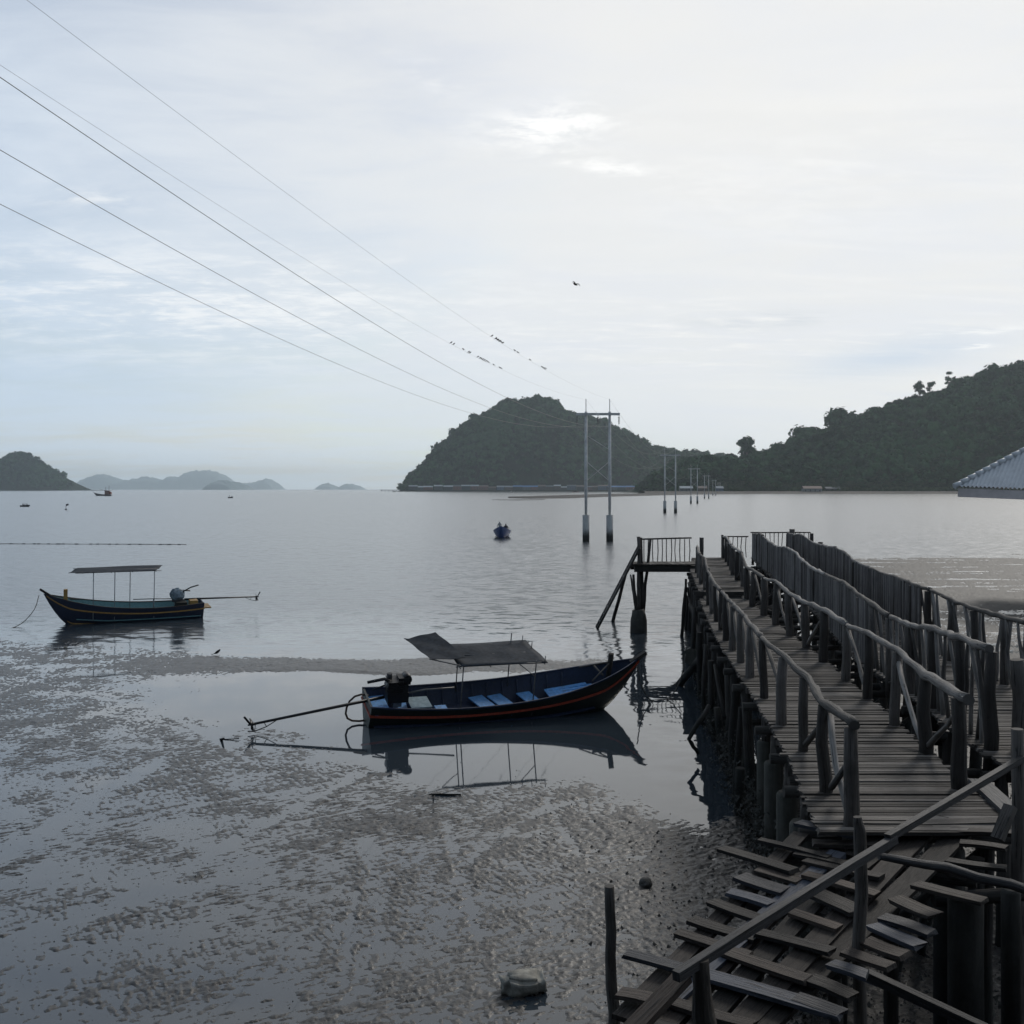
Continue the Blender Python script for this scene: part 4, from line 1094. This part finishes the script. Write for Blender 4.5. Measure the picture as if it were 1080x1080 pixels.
# ------------------------------------------------------------------ pylons and wires
PYL=[125.0,276.0,460.0,704.0,1045.0,1500.0]
def lx(Y): return 9.84-.2*(125-Y)
def make_pylon(label):
    r=thing('power_pylon',label,'pylon',(0,0,0),0,'twin-pole pylons standing in the sea')
    for s_ in (-1,1):
        x=s_*1.36
        cs=MB().log([(x,0,-1.5),(x,0,3.05)],.40,18,wob=.004).build('footing',M['pylon_concrete'],r)
        MB().log([(x,0,3.0),(x,0,7.2),(x,0,14.9)],[.15,.19,.15],12,wob=.004).build('pole',M['pole'],r)
        MB().log([(x,0,14.8),(x,0,16.35)],.05,6).build('spike',M['pole'],r)
    MB().plank((-2.5,-.2,14.6),(2.5,-.2,14.6),.16,.28).build('crossbar',M['pole'],r)
    MB().log([(-1.36,-.14,9.2),(1.36,-.14,6.9)],.045,6).build('brace',M['pole'],r)
    MB().log([(-1.36,.14,6.9),(1.36,.14,9.2)],.045,6).build('brace',M['pole'],r)
    MB().log([(-1.36,-.14,12.2),(1.36,-.14,10.5)],.04,6).build('brace',M['pole'],r)
    for x in (-2.4,0,2.4):
        ins=MB(); ins.log([(x,-.2,14.5),(x,-.2,13.4)],.03,6)
        for k in range(5): ins.log([(x,-.2,14.25-k*.16),(x,-.2,14.18-k*.16)],.11,9,wob=0)
        ins.build('insulator',M['steel'],r)
    return r
labs=['tall twin-pole concrete pylon nearest the landing stage, largest of the row','second pylon of the row across the bay, right behind the nearest','third twin-pole pylon of the row, counted from the nearest','fourth twin-pole pylon of the row, small and far','fifth twin-pole pylon of the row, near the sandbar','farthest twin-pole pylon of the row, before the wooded shore']
p0=make_pylon(labs[0]); p0.location=(lx(125),125,0)
for Y,l in list(zip(PYL,labs))[1:]:
    c=copy_tree(p0); c.location=(lx(Y),Y,0); c['label']=l
def parab(p):
    A=np.polyfit([q[0] for q in p],[q[1] for q in p],2); return lambda y:float(np.polyval(A,y))
WIRES=[(-2.4,[(26.2,12.86),(65.1,11.2),(125,13.35)],13.35,'lowest of the five power lines, coming from the left edge'),
 (0,[(22.6,13.05),(56.2,11.33),(125,13.35)],13.35,'middle thick power line crossing the sky from the left edge'),
 (2.4,[(19.06,13.2),(47.3,11.6),(125,13.35)],13.35,'uppermost of the three thick power lines'),
 (-1.36,[(24.7,15.6),(64.6,14.6),(125,16.3)],16.3,'faint thin earth wire with many perched birds, left of its twin'),
 (1.36,[(21.4,15.6),(80,14.9),(125,16.3)],16.3,'faint thin earth wire reaching the top edge of the picture')]
WF=[]
for off,pp,ze,l in WIRES:
    f=parab(pp); WF.append((off,f))
    pts=[(lx(y)+off,y,f(y)) for y in list(np.linspace(-22,125,50))]
    for a,b_ in zip(PYL[:-1],PYL[1:]):
        for t in np.linspace(0,1,13)[1:]:
            y=lerp(a,b_,t); pts.append((lx(y)+off,y,ze-4*t*(1-t)*(2.2+(b_-a)*.008)))
    r=.0085 if abs(off)!=1.36 else .0042
    o=MB().log(pts,[r if p[1]<130 else .011 for p in pts],5,wob=0).build('power_line',M['wire'],None); o.location=(0,0,0)
    tag(o,l,'power line','power lines on the pylon row')
# birds on the earth wires
def bird_mesh():
    m=MB(); 
    m.log([(-.13,0,-.02),(-.05,0,.02),(.03,0,.07),(.09,0,.12),(.12,0,.15),(.155,0,.15)],[.012,.05,.062,.045,.035,.006],8,wob=0)
    m.poly([(-.10,-.02,0),(-.10,.02,0),(-.25,.03,-.07),(-.25,-.03,-.07),(-.10,-.02,.02),(-.10,.02,.02),(-.25,.03,-.06),(-.25,-.03,-.06)],[(0,1,2,3),(7,6,5,4),(0,3,7,4),(1,5,6,2)])
    m.log([(.0,.02,0),(.0,.02,-.055)],.006,4); m.log([(.0,-.02,0),(.0,-.02,-.055)],.006,4)
    return m
bproto=None
def put_bird(px,w,label,group,rz):
    global bproto
    off,f=WF[w]; rr=(px-CX)/F
    Y=(-15.16+off)/(rr-.2)
    if bproto is None: bproto=bird_mesh().build('perched_bird',M['bird'],None); o=bproto
    else: o=bproto.copy(); C.objects.link(o)
    o.location=(lx(Y)+off,Y,f(Y)+.06); o.rotation_euler=(0,0,rz); o.scale=(.55,)*3
    tag(o,label,'bird',group)
random.seed(21)
for x in (85,100,155,185,193,238,251,258,266,275,285,297,328,362,370):
    put_bird(460+x/5.4,3,'small dark bird perched on the left thin earth wire, one of its loose row','birds perched on the left earth wire',random.choice((0,1))*math.pi+random.uniform(-.5,.5))
for x in (318,340,346,352,358,364,372,380,448,466,535,603,610,617,624):
    put_bird(460+x/5.4,4,'small dark bird perched on the right thin earth wire, one of its loose row','birds perched on the right earth wire',random.choice((0,1))*math.pi+random.uniform(-.5,.5))
# flying bird
g=P(607,300,60); fbm_=MB()
fbm_.log([(0,-.22,0),(0,-.08,.0),(0,.08,.0),(0,.2,.02),(0,.27,.02)],[.01,.05,.055,.035,.006],8,wob=0)
for s_ in (1,-1): fbm_.poly([(0,.08,.02),(0,-.06,.02),(s_*.16,-.04,.10),(s_*.16,.10,.10),(s_*.30,-.08,.0),(0,.08,.03),(0,-.06,.03),(s_*.16,-.04,.11),(s_*.16,.10,.11),(s_*.30,-.08,.01)],[(0,1,2,3),(3,2,4),(8,7,6,5),(9,7,8)])
o=fbm_.build('flying_bird',M['bird'],None); o.location=g; o.rotation_euler=(R(20),R(15),.6); tag(o,'dark bird flying alone in the middle of the sky','bird')
g=G(229,691,0); o=bproto.copy(); C.objects.link(o); o.name='wading_bird'; o.location=g+Vector((0,0,.07)); o.rotation_euler=(0,0,.4); o.scale=(.8,)*3; tag(o,'small dark wading bird standing on the thin mud bar','bird')
if 'group' in o: del o['group']
# ------------------------------------------------------------------ hills and forest
def ridge_fn(pts,Y0,drop):
    xs=[(p[0]-CX)/F*Y0 for p in pts]; zs=[max(0,(HY-p[1])/F*Y0+H-drop) if p[1]<514 else 0 for p in pts]
    return lambda X: np.interp(X,xs,zs)
def hill(name,pts,foot,Y0,back,drop,dx,mat,amp=6,power=.75,seed=1,label=None):
    rf=ridge_fn(pts,Y0,drop)
    x0,x1=(pts[0][0]-CX)/F*Y0,(pts[-1][0]-CX)/F*Y0
    xs=np.arange(x0-dx,x1+dx*1.5,dx); ys=np.concatenate([np.linspace(foot,Y0,22),np.linspace(Y0,back,12)[1:]])
    def zf(X,Y):
        v=np.where(Y<Y0,(Y-foot)/(Y0-foot),1-(Y-Y0)/(back-Y0)); v=np.clip(v,0,1)
        base=rf(X*Y0/Y*0+X)
        return base*np.sin(v*np.pi/2)**power+amp*v*fbm(X*.012,Y*.012,3,seed)*np.clip(base/40,0,1)
    XX,YY=np.meshgrid(xs,ys); Z=zf(XX,YY)-.6
    co=np.stack([XX,YY,Z],-1).reshape(-1,3); nr,nc=XX.shape; idx=np.arange(nr*nc).reshape(nr,nc)
    q=np.stack([idx[:-1,:-1],idx[:-1,1:],idx[1:,1:],idx[1:,:-1]],-1).reshape(-1,4)
    o=np_mesh(name,co,q,mat); tag(o,kind='structure')
    return zf,(x0,x1)
def canopy(name,cen,rad,T,mat,seed,label,flat=.8,size=.34,kind='stuff'):
    rs=np.random.RandomState(seed); n=len(cen)
    d=rs.randn(n,T,3); d/=np.linalg.norm(d,axis=2,keepdims=True); d[:,:,2]=np.where(d[:,:,2]<-.35,-d[:,:,2],d[:,:,2])
    lump=1+.28*np.sin(d[:,:,0]*5+rs.rand(n,1)*6)*np.sin(d[:,:,1]*5+rs.rand(n,1)*6)
    r=rad[:,None]*(.60+.45*rs.rand(n,T))*lump
    c=cen[:,None,:]+d*r[:,:,None]*np.array([1,1,flat])
    nrm=d+rs.randn(n,T,3)*.28; nrm/=np.linalg.norm(nrm,axis=2,keepdims=True)
    a=np.cross(nrm,rs.randn(n,T,3)); a/=np.linalg.norm(a,axis=2,keepdims=True)+1e-9; b=np.cross(nrm,a)
    s=(rad[:,None]*size*(.6+.8*rs.rand(n,T)))[:,:,None]
    tri=np.stack([c+a*s,c-a*s*.5+b*s*.8,c-a*s*.5-b*s*.8],2).reshape(-1,3)
    q=np.arange(len(tri)).reshape(-1,3)
    o=np_mesh(name,tri,q,mat,False,3)
    if kind: tag(o,label,None,None,kind)
    return o
fo1=foliage_mat('forest_leaves',(.004,.017,.009),(.036,.092,.036),.055)
fo2=foliage_mat('palm_leaves',(.014,.028,.014),(.050,.070,.032),.05)
under=foliage_mat('forest_floor',(.008,.014,.009),(.016,.026,.014),.05)
karst=foliage_mat('karst_rock',(.11,.15,.16),(.17,.21,.22),.004)  # pale blue of distance haze put into the rock colour
def forest(name,zf,xr,foot,Y0,n,r0,r1,T,seed,label,vmax=1.12,ymin=0.0,mat=None,lift=.45):
    rs=np.random.RandomState(seed)
    X=rs.uniform(xr[0],xr[1],n*2); v=rs.uniform(ymin,vmax,n*2); Y=foot+v*(Y0-foot)
    z=zf(X,Y); ok=z>1.2; X,Y,z=X[ok][:n],Y[ok][:n],z[ok][:n]
    rad=rs.uniform(r0,r1,len(X))*np.where(rs.rand(len(X))<.08,1.35,1)
    # small trees where the ground runs out
    rad=rad*np.clip(z/14,.45,1)
    cen=np.stack([X,Y,z+rad*lift+rs.uniform(-.1,.6,len(X))*r1+np.where(rs.rand(len(X))<.06,r1*.7,0)],1)
    return canopy(name,cen,rad,T,mat or fo1,seed+1,label)
# main wooded headland
PH=[(426, 516), (431, 511), (440, 501), (444, 498), (459, 481), (474, 466), (489, 451), (504, 442), (518, 436), (533, 427), (548, 425), (566, 421.5), (584, 427), (601, 439), (619, 444), (637, 448), (658, 458), (676, 468), (684, 475), (697, 476), (715, 479), (735, 481), (762, 485), (790, 490), (815, 500), (830, 516)]
zf,xr=hill('headland_hill',PH,2870,3150,3550,13,14,under,5,.62,2)
forest('headland_forest',zf,xr,2870,3150,4200,7,14,85,5,'dense dark forest covering the steep headland hill')
# right-hand hill
PR=[(655, 516), (672, 511), (690, 502), (706, 492), (722, 485), (738, 483), (762, 485), (775, 486), (803, 479), (813, 475), (829, 471), (840, 461), (860, 458), (873, 454), (890, 449), (907, 443), (924, 433), (935, 433), (947, 426), (967, 421), (992, 413), (1018, 403), (1030, 395), (1052, 390), (1069, 386), (1080, 386), (1150, 368), (1250, 360), (1400, 395)]
zf2,xr2=hill('wooded_hill',PR,1530,1930,2300,13,12,under,4,.85,7)
forest('hill_forest',zf2,xr2,1530,1930,5200,5.0,11,85,15,'dense forest covering the long hill on the right')
# coconut palms on the lower slopes
def palms(name,zf,xr,foot,Y0,n,seed,label,vmax,h0=9,h1=15):
    rs=np.random.RandomState(seed); X=rs.uniform(*xr,n); Y=foot+rs.uniform(0,vmax,n)**1.2*(Y0-foot); z=np.maximum(zf(X,Y),.5)
    hh=rs.uniform(h0,h1,n); tris=[]
    for x,y,z0,h in zip(X,Y,z,hh):
        top=np.array([x+rs.uniform(-1,1),y,z0+h])
        for s in (np.array([.22,0,0]),):
            tris+= [[np.array([x,y,z0])-s,np.array([x,y,z0])+s,top]]
        K=11; ph=rs.rand()*6
        for k in range(K):
            a=ph+k*6.283/K+rs.uniform(-.2,.2); up=rs.uniform(.0,1.1); L=rs.uniform(2.8,3.9)
            d=np.array([math.cos(a),math.sin(a),0]); s=np.array([-math.sin(a),math.cos(a),0])*.55
            m=top+d*L*.5+np.array([0,0,up]); e=top+d*L*.95+np.array([0,0,up-1.9+rs.uniform(-.4,.8)])
            s2=s*1.1-np.array([0,0,.5])
            tris+=[[top,m+s2,m-s],[m+s2,e,m-s],[top,m-s2-np.array([0,0,.9]),m+s]]
    t=np.array(tris).reshape(-1,3); o=np_mesh(name,t,np.arange(len(t)).reshape(-1,3),fo2,False,3)
    tag(o,label,None,None,'stuff')
palms('palm_grove',zf2,(280,1150),1505,1930,2300,3,'coconut palms crowding the lower slope of the right hill',.42)
palms('palm_grove',zf,(160,800),2860,3150,500,4,'coconut palms along the foot of the headland',.25,10,17)
rs=np.random.RandomState(60)
X=rs.uniform(240,1150,900); Y=rs.uniform(1500,1545,900); rad=rs.uniform(2.5,5.5,900)
canopy('shore_thicket',np.stack([X,Y,rad*.6+rs.uniform(0,3,900)],1),rad,60,foliage_mat('thicket_leaves',(.018,.034,.016),(.050,.075,.030),.08),61,'bushes and mangroves along the far beach')
# left island
PL=[(-170, 516), (-140, 500), (-60, 494), (-30, 492), (0, 487), (11, 482), (25, 479), (32, 484), (42, 488), (50, 493), (58, 497.5), (66, 503), (72, 510), (76, 516)]
zf3,xr3=hill('left_island_hill',PL,4880,5000,5300,18,22,under,6,.6,9)
forest('island_forest',zf3,xr3,4880,5000,2200,9,17,60,25,'dark forest covering the island at the left edge')
w=MB(); w.poly([((60-CX)/F*4900,4890,.0),((60-CX)/F*4900,4960,.0),((112-CX)/F*4900,4915,.0),((60-CX)/F*4900,4890,5.0),((60-CX)/F*4900,4960,5.0),((112-CX)/F*4900,4915,1.5)],[(0,2,5,3),(2,1,4,5),(3,5,4),(1,0,3,4)])
tag(w.build('island_spit',M['rock']),kind='structure')
# pale far limestone islands
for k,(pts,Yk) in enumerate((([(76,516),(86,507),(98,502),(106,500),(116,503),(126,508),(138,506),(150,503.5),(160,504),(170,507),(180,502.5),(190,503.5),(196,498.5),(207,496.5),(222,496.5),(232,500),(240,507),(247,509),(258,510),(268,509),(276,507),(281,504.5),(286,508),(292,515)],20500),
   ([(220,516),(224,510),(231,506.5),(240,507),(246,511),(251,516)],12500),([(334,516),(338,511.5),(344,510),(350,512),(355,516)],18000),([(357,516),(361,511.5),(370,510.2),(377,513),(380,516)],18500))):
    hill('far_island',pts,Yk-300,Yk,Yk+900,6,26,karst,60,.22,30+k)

# ------------------------------------------------------------------ emergent trees on the skylines
def leaf_blob(cs,T,mat,seed,name,parent,size=.3):
    cen=np.array([c[:3] for c in cs]); rad=np.array([c[3] for c in cs])
    o=canopy(name,cen,rad,T,mat,seed,None,.85,size,None); o.parent=parent; return o
def tree(px,top,basepy,Y,wpx,label,zfn=None,name='broadleaf_tree',lobes=7,seed=1,group='trees standing up from the ridge lines',gap=.55):
    s=Y/F; x=(px-CX)*s; zt=H+(HY-top)*s; zb=H+(HY-basepy)*s; w=wpx*s
    if zfn is not None: zb=min(zb,float(zfn(np.array([x]),np.array([float(Y)]))[0])+3)
    random.seed(seed); r=thing(name,label,'tree',(x,Y,zb-4),0,group); zt-=zb-4; hgt=zt
    tk=MB(); tk.log([(0,0,0),(random.uniform(-.03,.03)*w,0,hgt*.45),(random.uniform(-.06,.06)*w,0,hgt*.8)],[max(.5,w*.035),w*.028,w*.012],6)
    cs=[]
    for k in range(lobes):
        a=k/lobes*6.283+random.uniform(-.4,.4); q=random.uniform(.35,1)*w*.5*gap*1.35; zz=random.uniform(.45,.88)*hgt
        c=(math.cos(a)*q*.8,math.sin(a)*q*.6,zz,w*random.uniform(.19,.30)); cs.append(c)
        tk.log([(0,0,hgt*random.uniform(.3,.5)),(c[0],c[1],c[2])],[w*.015,w*.006],5)
    cs.append((0,0,hgt*.86,w*.22))
    tk.build('trunk',M['post'],r); leaf_blob(cs,70,fo1,seed,'crown',r,.32)
for k,a in enumerate((
 (788,459,491,1905,21,'tall gappy tree rising between the two hills, tallest on the low saddle'),
 (887,434,462,1925,35,'broad round tree on the right hill skyline, widest crown there'),
 (913,437,456,1925,15,'dense upright tree just right of the broad round crown on the skyline'),
 (852,453,474,1925,30,'flat spreading tree low on the right hill skyline, left of the broad round one'),
 (970,401,424,1925,15,'left of two close slender trees high on the right hill ridge'),
 (981,402,422,1925,11,'small tree right beside the slender ridge tree on the right hill'),
 (1000,390,414,1925,11,'thin open-crowned tree standing clear of the ridge near the right edge'),
 (1009,401,413,1925,10,'low bushy tree right of the thin open-crowned one'),
 (948,428,440,1925,12,'bushy tree halfway up the right hill skyline'),
 (482,455,470,3140,9,'lone small tree on the left slope of the headland, lowest on its skyline'),
 (496,444,462,3145,11,'ragged tree on the upper left slope of the headland skyline'),
 (505,441,456,3145,8,'small tree just right of the ragged one on the headland slope'),
 (517,433,448,3145,9,'bare-looking tree near the left shoulder of the headland top'),
 (536,423,438,3145,10,'round tree left of the headland summit'),
 (566,419,432,3145,14,'clump-like tree on the very summit of the headland'),
 (690,474,488,3140,9,'small tree on the right slope of the headland'),
 (735,484,500,1925,10,'small tree on the saddle left of the tall gappy tree'),
 (812,481,494,1925,12,'round tree at the right foot of the tall gappy tree'),
 (27,479,490,4995,16,'rounded tree on top of the left island'),(75,507,516,4900,8,'small tree at the right tip of the left island'))):
    tree(*a[:5],a[5],zfn=(zf2 if a[3]==1925 or a[3]==1905 else zf if a[3]<3200 else zf3),seed=100+k,lobes=13 if k==0 else 9 if a[4]>20 else 6,gap=.75 if k in (1,3) else .5)

# ------------------------------------------------------------------ far shore
sand=plain_mat('sand',(.095,.082,.070),.9,.2,.25,.02)
wetsand=plain_mat('wet_sand',(.045,.040,.036),.8,.2,.3,.03)
def shore(name,near,far,z,mat):
    n=len(near); mid=[((a[0]+b_[0])/2,(a[1]+b_[1])/2) for a,b_ in zip(near,far)]
    w=MB(); vs=[(a[0],a[1],-.25) for a in near]+[(lerp(a[0],b_[0],.18),lerp(a[1],b_[1],.18),z) for a,b_ in zip(near,far)]+[(lerp(a[0],b_[0],.85),lerp(a[1],b_[1],.85),z) for a,b_ in zip(near,far)]+[(a[0],a[1],-.25) for a in far]
    fs=[]
    for r_ in range(3):
        for i in range(n-1): fs.append((r_*n+i,r_*n+i+1,(r_+1)*n+i+1,(r_+1)*n+i))
    w.poly(vs,fs,smooth=True); tag(w.build(name,mat),kind='structure')
def gp(px,py): g=G(px,py); return (g.x,g.y)
shore('sandbar',[gp(536,525.4),gp(560,526.2),gp(600,525.8),gp(640,524.2),gp(690,522.8),gp(740,521.6),gp(800,520.9)],[gp(536,525.0),gp(560,524.3),gp(600,522.6),gp(640,521.4),gp(690,520.4),gp(740,519.9),gp(800,519.8)],.9,wetsand)
shore('sandbar',[gp(519,527.4),gp(545,527.8),gp(575,527.3)],[gp(519,527.2),gp(545,527.0),gp(575,526.8)],.15,wetsand)
shore('beach',[(180,1470),(300,1440),(420,1450),(560,1430),(720,1440),(900,1420),(1200,1400)],[(180,1560),(300,1560),(420,1560),(560,1560),(720,1560),(900,1560),(1200,1560)],3.2,sand)
shore('beach',[((425-CX)/F*2850,2850),((500-CX)/F*2850,2850),((600-CX)/F*2850,2845),((700-CX)/F*2850,2840),((830-CX)/F*2850,2850)],[((425-CX)/F*2850,2900),((500-CX)/F*2850,2900),((600-CX)/F*2850,2900),((700-CX)/F*2850,2900),((830-CX)/F*2850,2900)],1.0,sand)
# stilt village
wallm=[plain_mat('wall_grey',(.10,.10,.10)),plain_mat('wall_brown',(.09,.06,.05)),plain_mat('wall_blue',(.07,.10,.15)),plain_mat('wall_dark',(.045,.045,.05)),plain_mat('wall_red',(.16,.07,.06))]
roofm=[('pale grey',plain_mat('roof_grey',(.26,.28,.30))),('blue',plain_mat('roof_blue',(.10,.20,.38))),('rusty brown',plain_mat('roof_rust',(.14,.10,.085))),('dark grey',plain_mat('roof_dark',(.10,.11,.12))),('whitish',plain_mat('roof_white',(.38,.40,.41)))]
def stilt_house(x,Y,w,d,h,zb,wm,rm,label,group,name='stilt_house'):
    r=thing(name,label,'house',(x,Y,0),0,group)
    MB().box((0,0,zb+h/2),(w*.96,d,h)).build('wall',wm,r)
    rf=MB(); e=d/2+1.0; zt=zb+h; rh=d*.22+.8
    vs=[(-w/2,-e,zt-.2),(w/2,-e,zt-.2),(w/2,0,zt+rh),(-w/2,0,zt+rh),(-w/2,e,zt-.2),(w/2,e,zt-.2)]
    vs+= [(a,b_,c+.15) for a,b_,c in vs]
    rf.poly(vs,[(0,3,2,1),(3,4,5,2),(6,7,8,9),(9,8,11,10),(0,1,7,6),(5,4,10,11),(1,2,8,7),(2,5,11,8),(3,0,6,9),(4,3,9,10)]).build('roof',rm,r)
    st=MB()
    for k in range(max(3,int(w/4))): 
        xx=-w*.45+w*.9*k/(max(3,int(w/4))-1)
        for y in (-d*.4,d*.4): st.box((xx,y,zb/2-.3),(.45,.45,zb+.6))
    st.build('stilts',M['pile'],r)
    dd=MB(); n=max(1,int(w/6))
    for k in range(n): dd.box((-w/2+w*(k+.5)/n,-d/2-.06,zb+h*.45),(1.4,.1,h*.55))
    dd.build('door',wallm[3],r)
random.seed(77)
ORD=['first','second','third','fourth','fifth','sixth','seventh','eighth','ninth','tenth','eleventh','twelfth','thirteenth','fourteenth','fifteenth','sixteenth','seventeenth','eighteenth','nineteenth','twentieth','twenty-first','twenty-second','twenty-third','twenty-fourth','twenty-fifth','twenty-sixth','twenty-seventh','twenty-eighth','twenty-ninth','thirtieth','thirty-first','thirty-second','thirty-third','thirty-fourth','thirty-fifth','thirty-sixth','thirty-seventh','thirty-eighth']
Yv=2800; px=431.0; k=0
def pick(p):
    if p<442: return 0
    if 442<p<476: return 4
    if 486<p<505: return 4
    if 520<p<532: return 0
    if 545<p<570: return 1
    if 583<p<596: return 4
    if 640<p<652: return 1
    if 655<p<675: return 1
    return random.choice((2,3,0,3,2))
while px<706:
    wpx=random.uniform(5.5,10.5); ri=pick(px+wpx/2); s=Yv/F
    stilt_house((px+wpx/2-CX)*s,Yv+random.uniform(-8,20),wpx*s*1.01,random.uniform(9,13),random.uniform(7,11),random.uniform(3,4.5),random.choice(wallm),roofm[ri][1],'%s house from the left in the stilt village row, %s roof'%(ORD[k],roofm[ri][0]),'stilt houses of the fishing village')
    px+=wpx+random.choice((0,0.1,.3,.8)); k+=1
for j,(p,wp,ri,l) in enumerate(((712,14,4,'long low house with whitish roof behind the second pylon'),(728,10,2,'rusty-roofed house behind the third pylon'),(745,8,0,'small grey-roofed house on the beach right of the village'))):
    stilt_house((p-CX)/F*1600,1500,wp/F*1500,9,5.0,2.4,wallm[j],roofm[ri][1],l,'beach houses by the sandbar')
stilt_house((855-CX)/F*1480,1475,20/F*1480,11,5.0,2.0,plain_mat('wall_beach',(.20,.20,.20)),plain_mat('roof_brownred',(.12,.065,.055)),'red-brown roofed house on the far beach under the right hill',None,'beach_house')
stilt_house((879-CX)/F*1500,1505,16/F*1500,7,2.5,4.5,wallm[3],roofm[3][1],'small dark-roofed hut among the palms right of the red-brown roof',None,'beach_house')
# village jetty
jt=thing('jetty','dark timber jetty reaching left from the end of the stilt village','jetty',((418-CX)/F*2790,2790,0))
MB().box((0,0,3.2),(82,7,.6)).build('deck',M['pile'],jt)
for k in range(9): MB().box((-38+k*9.4,0,1.2),(1.0,4,3.6)).build('leg',M['pile'],jt)
MB().box((-14,0,5.2),(52,5,.35)).build('roof',M['pile'],jt); MB().box((-37,0,4.4),(1,5,2.4)).build('leg',M['pile'],jt); MB().box((8,0,4.4),(1,5,2.4)).build('leg',M['pile'],jt)
for j,(p,py,L,l) in enumerate(((540,519.4,20,'small pale fishing boat moored in front of the village, right of centre'),(523,518.9,24,'dark low boat moored against the village houses'),(607,519.2,30,'long dark red fishing boat moored before the village, left of the nearest pylon'),(416,518.8,15,'small boat tied beside the village jetty'))):
    g=G(p,py); t_=small_boat('moored_boat',l,(g.x-L*.5*.5,g.y,0),0,L*.5,1.6,1.0,2.0,[white,darkh,rust,darkh][j],darkh,darkh,'boats moored off the village')
    MB().box((L*.18,0,1.9),(L*.14,2.0,2.0)).build('wheelhouse',[white,darkh,darkh,darkh][j],t_)

# ------------------------------------------------------------------ tiled pavilion roof at the right edge
pv=thing('waterside_pavilion','open pavilion with grey corrugated tile roof and pale fascia at the right edge','pavilion',(24.15,60.0,0))
e=Vector((.80,-.60,0)); nn_=Vector((.60,.80,0)); Ls,Ws,rise=11.0,9.0,.76; ze=6.16
tile=plain_mat('roof_tile',(.56,.57,.58),.45,.5,.08,1.5,0,.004)
def roof_face(o_,ax,inw,L,W,name):
    """one hip slope, its corrugations running up from the eave"""
    mb=MB(); p=.215; ns=int(L/p*8); half=W/2
    rows_=16
    for i in range(ns+1):
        s=i/ns*L
        top=min(s,L-s,half)
        for j in range(rows_+1):
            q=top*j/rows_
            step=.018*(1-((q/.34)%1.0))
            z=ze+q*rise+.045*math.cos(2*math.pi*s/p)+step
            mb.v.append(o_+ax*s+inw*q+Vector((0,0,z)))
    for i in range(ns):
        for j in range(rows_):
            a=i*(rows_+1)+j; mb.face((a,a+rows_+1,a+rows_+2,a+1),[(0,0)]*4,.5,True)
    return mb.build(name,tile,pv)
O=Vector((0,0,0))
roof_face(O,e,nn_,Ls,Ws,'roof'); roof_face(O+e*Ls,nn_,-e,Ws,Ls*.84,'roof'); roof_face(O+nn_*Ws,-nn_,e,Ws,Ls*.84,'roof'); roof_face(O+e*Ls+nn_*Ws,-e,-nn_,Ls,Ws,'roof')
hp=MB()
for k in range(18):
    a=O+(e+nn_)*(k*.30-.06)+Vector((0,0,ze+(k*.30-.06)*rise+.05)); b_=O+(e+nn_)*(k*.30+.26)+Vector((0,0,ze+(k*.30+.26)*rise+.045))
    hp.log([a,b_],[.17,.12],10,wob=0)
hp.build('ridge_tiles',tile,pv)
fas=plain_mat('fascia_board',(.66,.59,.56),.7,.3,.12,1.2)
for (a,b_) in ((O,O+e*Ls),(O+e*Ls,O+e*Ls+nn_*Ws),(O+nn_*Ws,O)):
    c_=(O+e*Ls/2+nn_*Ws/2); 
    MB().plank(a+(c_-a)*.022+Vector((0,0,ze-.33)),b_+(c_-b_)*.022+Vector((0,0,ze-.33)),.05,.48,up=(0,0,1)).build('fascia',fas,pv)
sf=MB(); q_=[O+(e+nn_)*.3,O+e*(Ls-.3)+nn_*.3,O+e*(Ls-.3)+nn_*(Ws-.3),O+e*.3+nn_*(Ws-.3)]
sf.poly([v+Vector((0,0,ze-.50)) for v in q_]+[v+Vector((0,0,ze-.44)) for v in q_],[(0,1,2,3),(7,6,5,4)]).build('soffit',fas,pv)
for s_ in (3.9,Ls-2.5):
    for t_ in (3.7,Ws-2.5):
        c=e*s_+nn_*t_; MB().box((c.x,c.y,2.6),(.28,.28,6.2)).build('post',M['pole'],pv)
c=e*(Ls/2)+nn_*(Ws/2)
fl_=MB().box((c.x,c.y,2.4),(3.6,4.5,.2),Matrix.Rotation(math.atan2(e.y,e.x),3,'Z')).build('floor',M['pole'],pv)

pv.rotation_euler=(R(.8),R(2.2),0)
# ------------------------------------------------------------------ unseen house added behind and above the camera to shade the foreground
hs=thing('unseen_shade_house','unseen timber house added behind the photographer, its roof shading the ramp and near mud','house',(0,-4,0))
MB().box((3,-5,5.5),(30,.3,9)).build('wall',plain_mat('house_wall',(.10,.085,.07)),hs)
rf=MB(); vs=[(-13,8.9,8.4),(19,8.9,8.4),(19,-5,11.4),(-13,-5,11.4)]
rf.poly(vs+[(a,b_,c+.15) for a,b_,c in vs],[(0,3,2,1),(4,5,6,7),(0,1,5,4),(1,2,6,5),(2,3,7,6),(3,0,4,7)]).build('roof',roofm[3][1],hs)
MB().box((3,-2,4.2),(30,9,.2)).build('veranda_floor',M['deck'],hs)
for x in (-12,-4.5,8.5,17.5): MB().box((x,2.2,4.5),(.2,.2,9)).build('post',M['post'],hs)
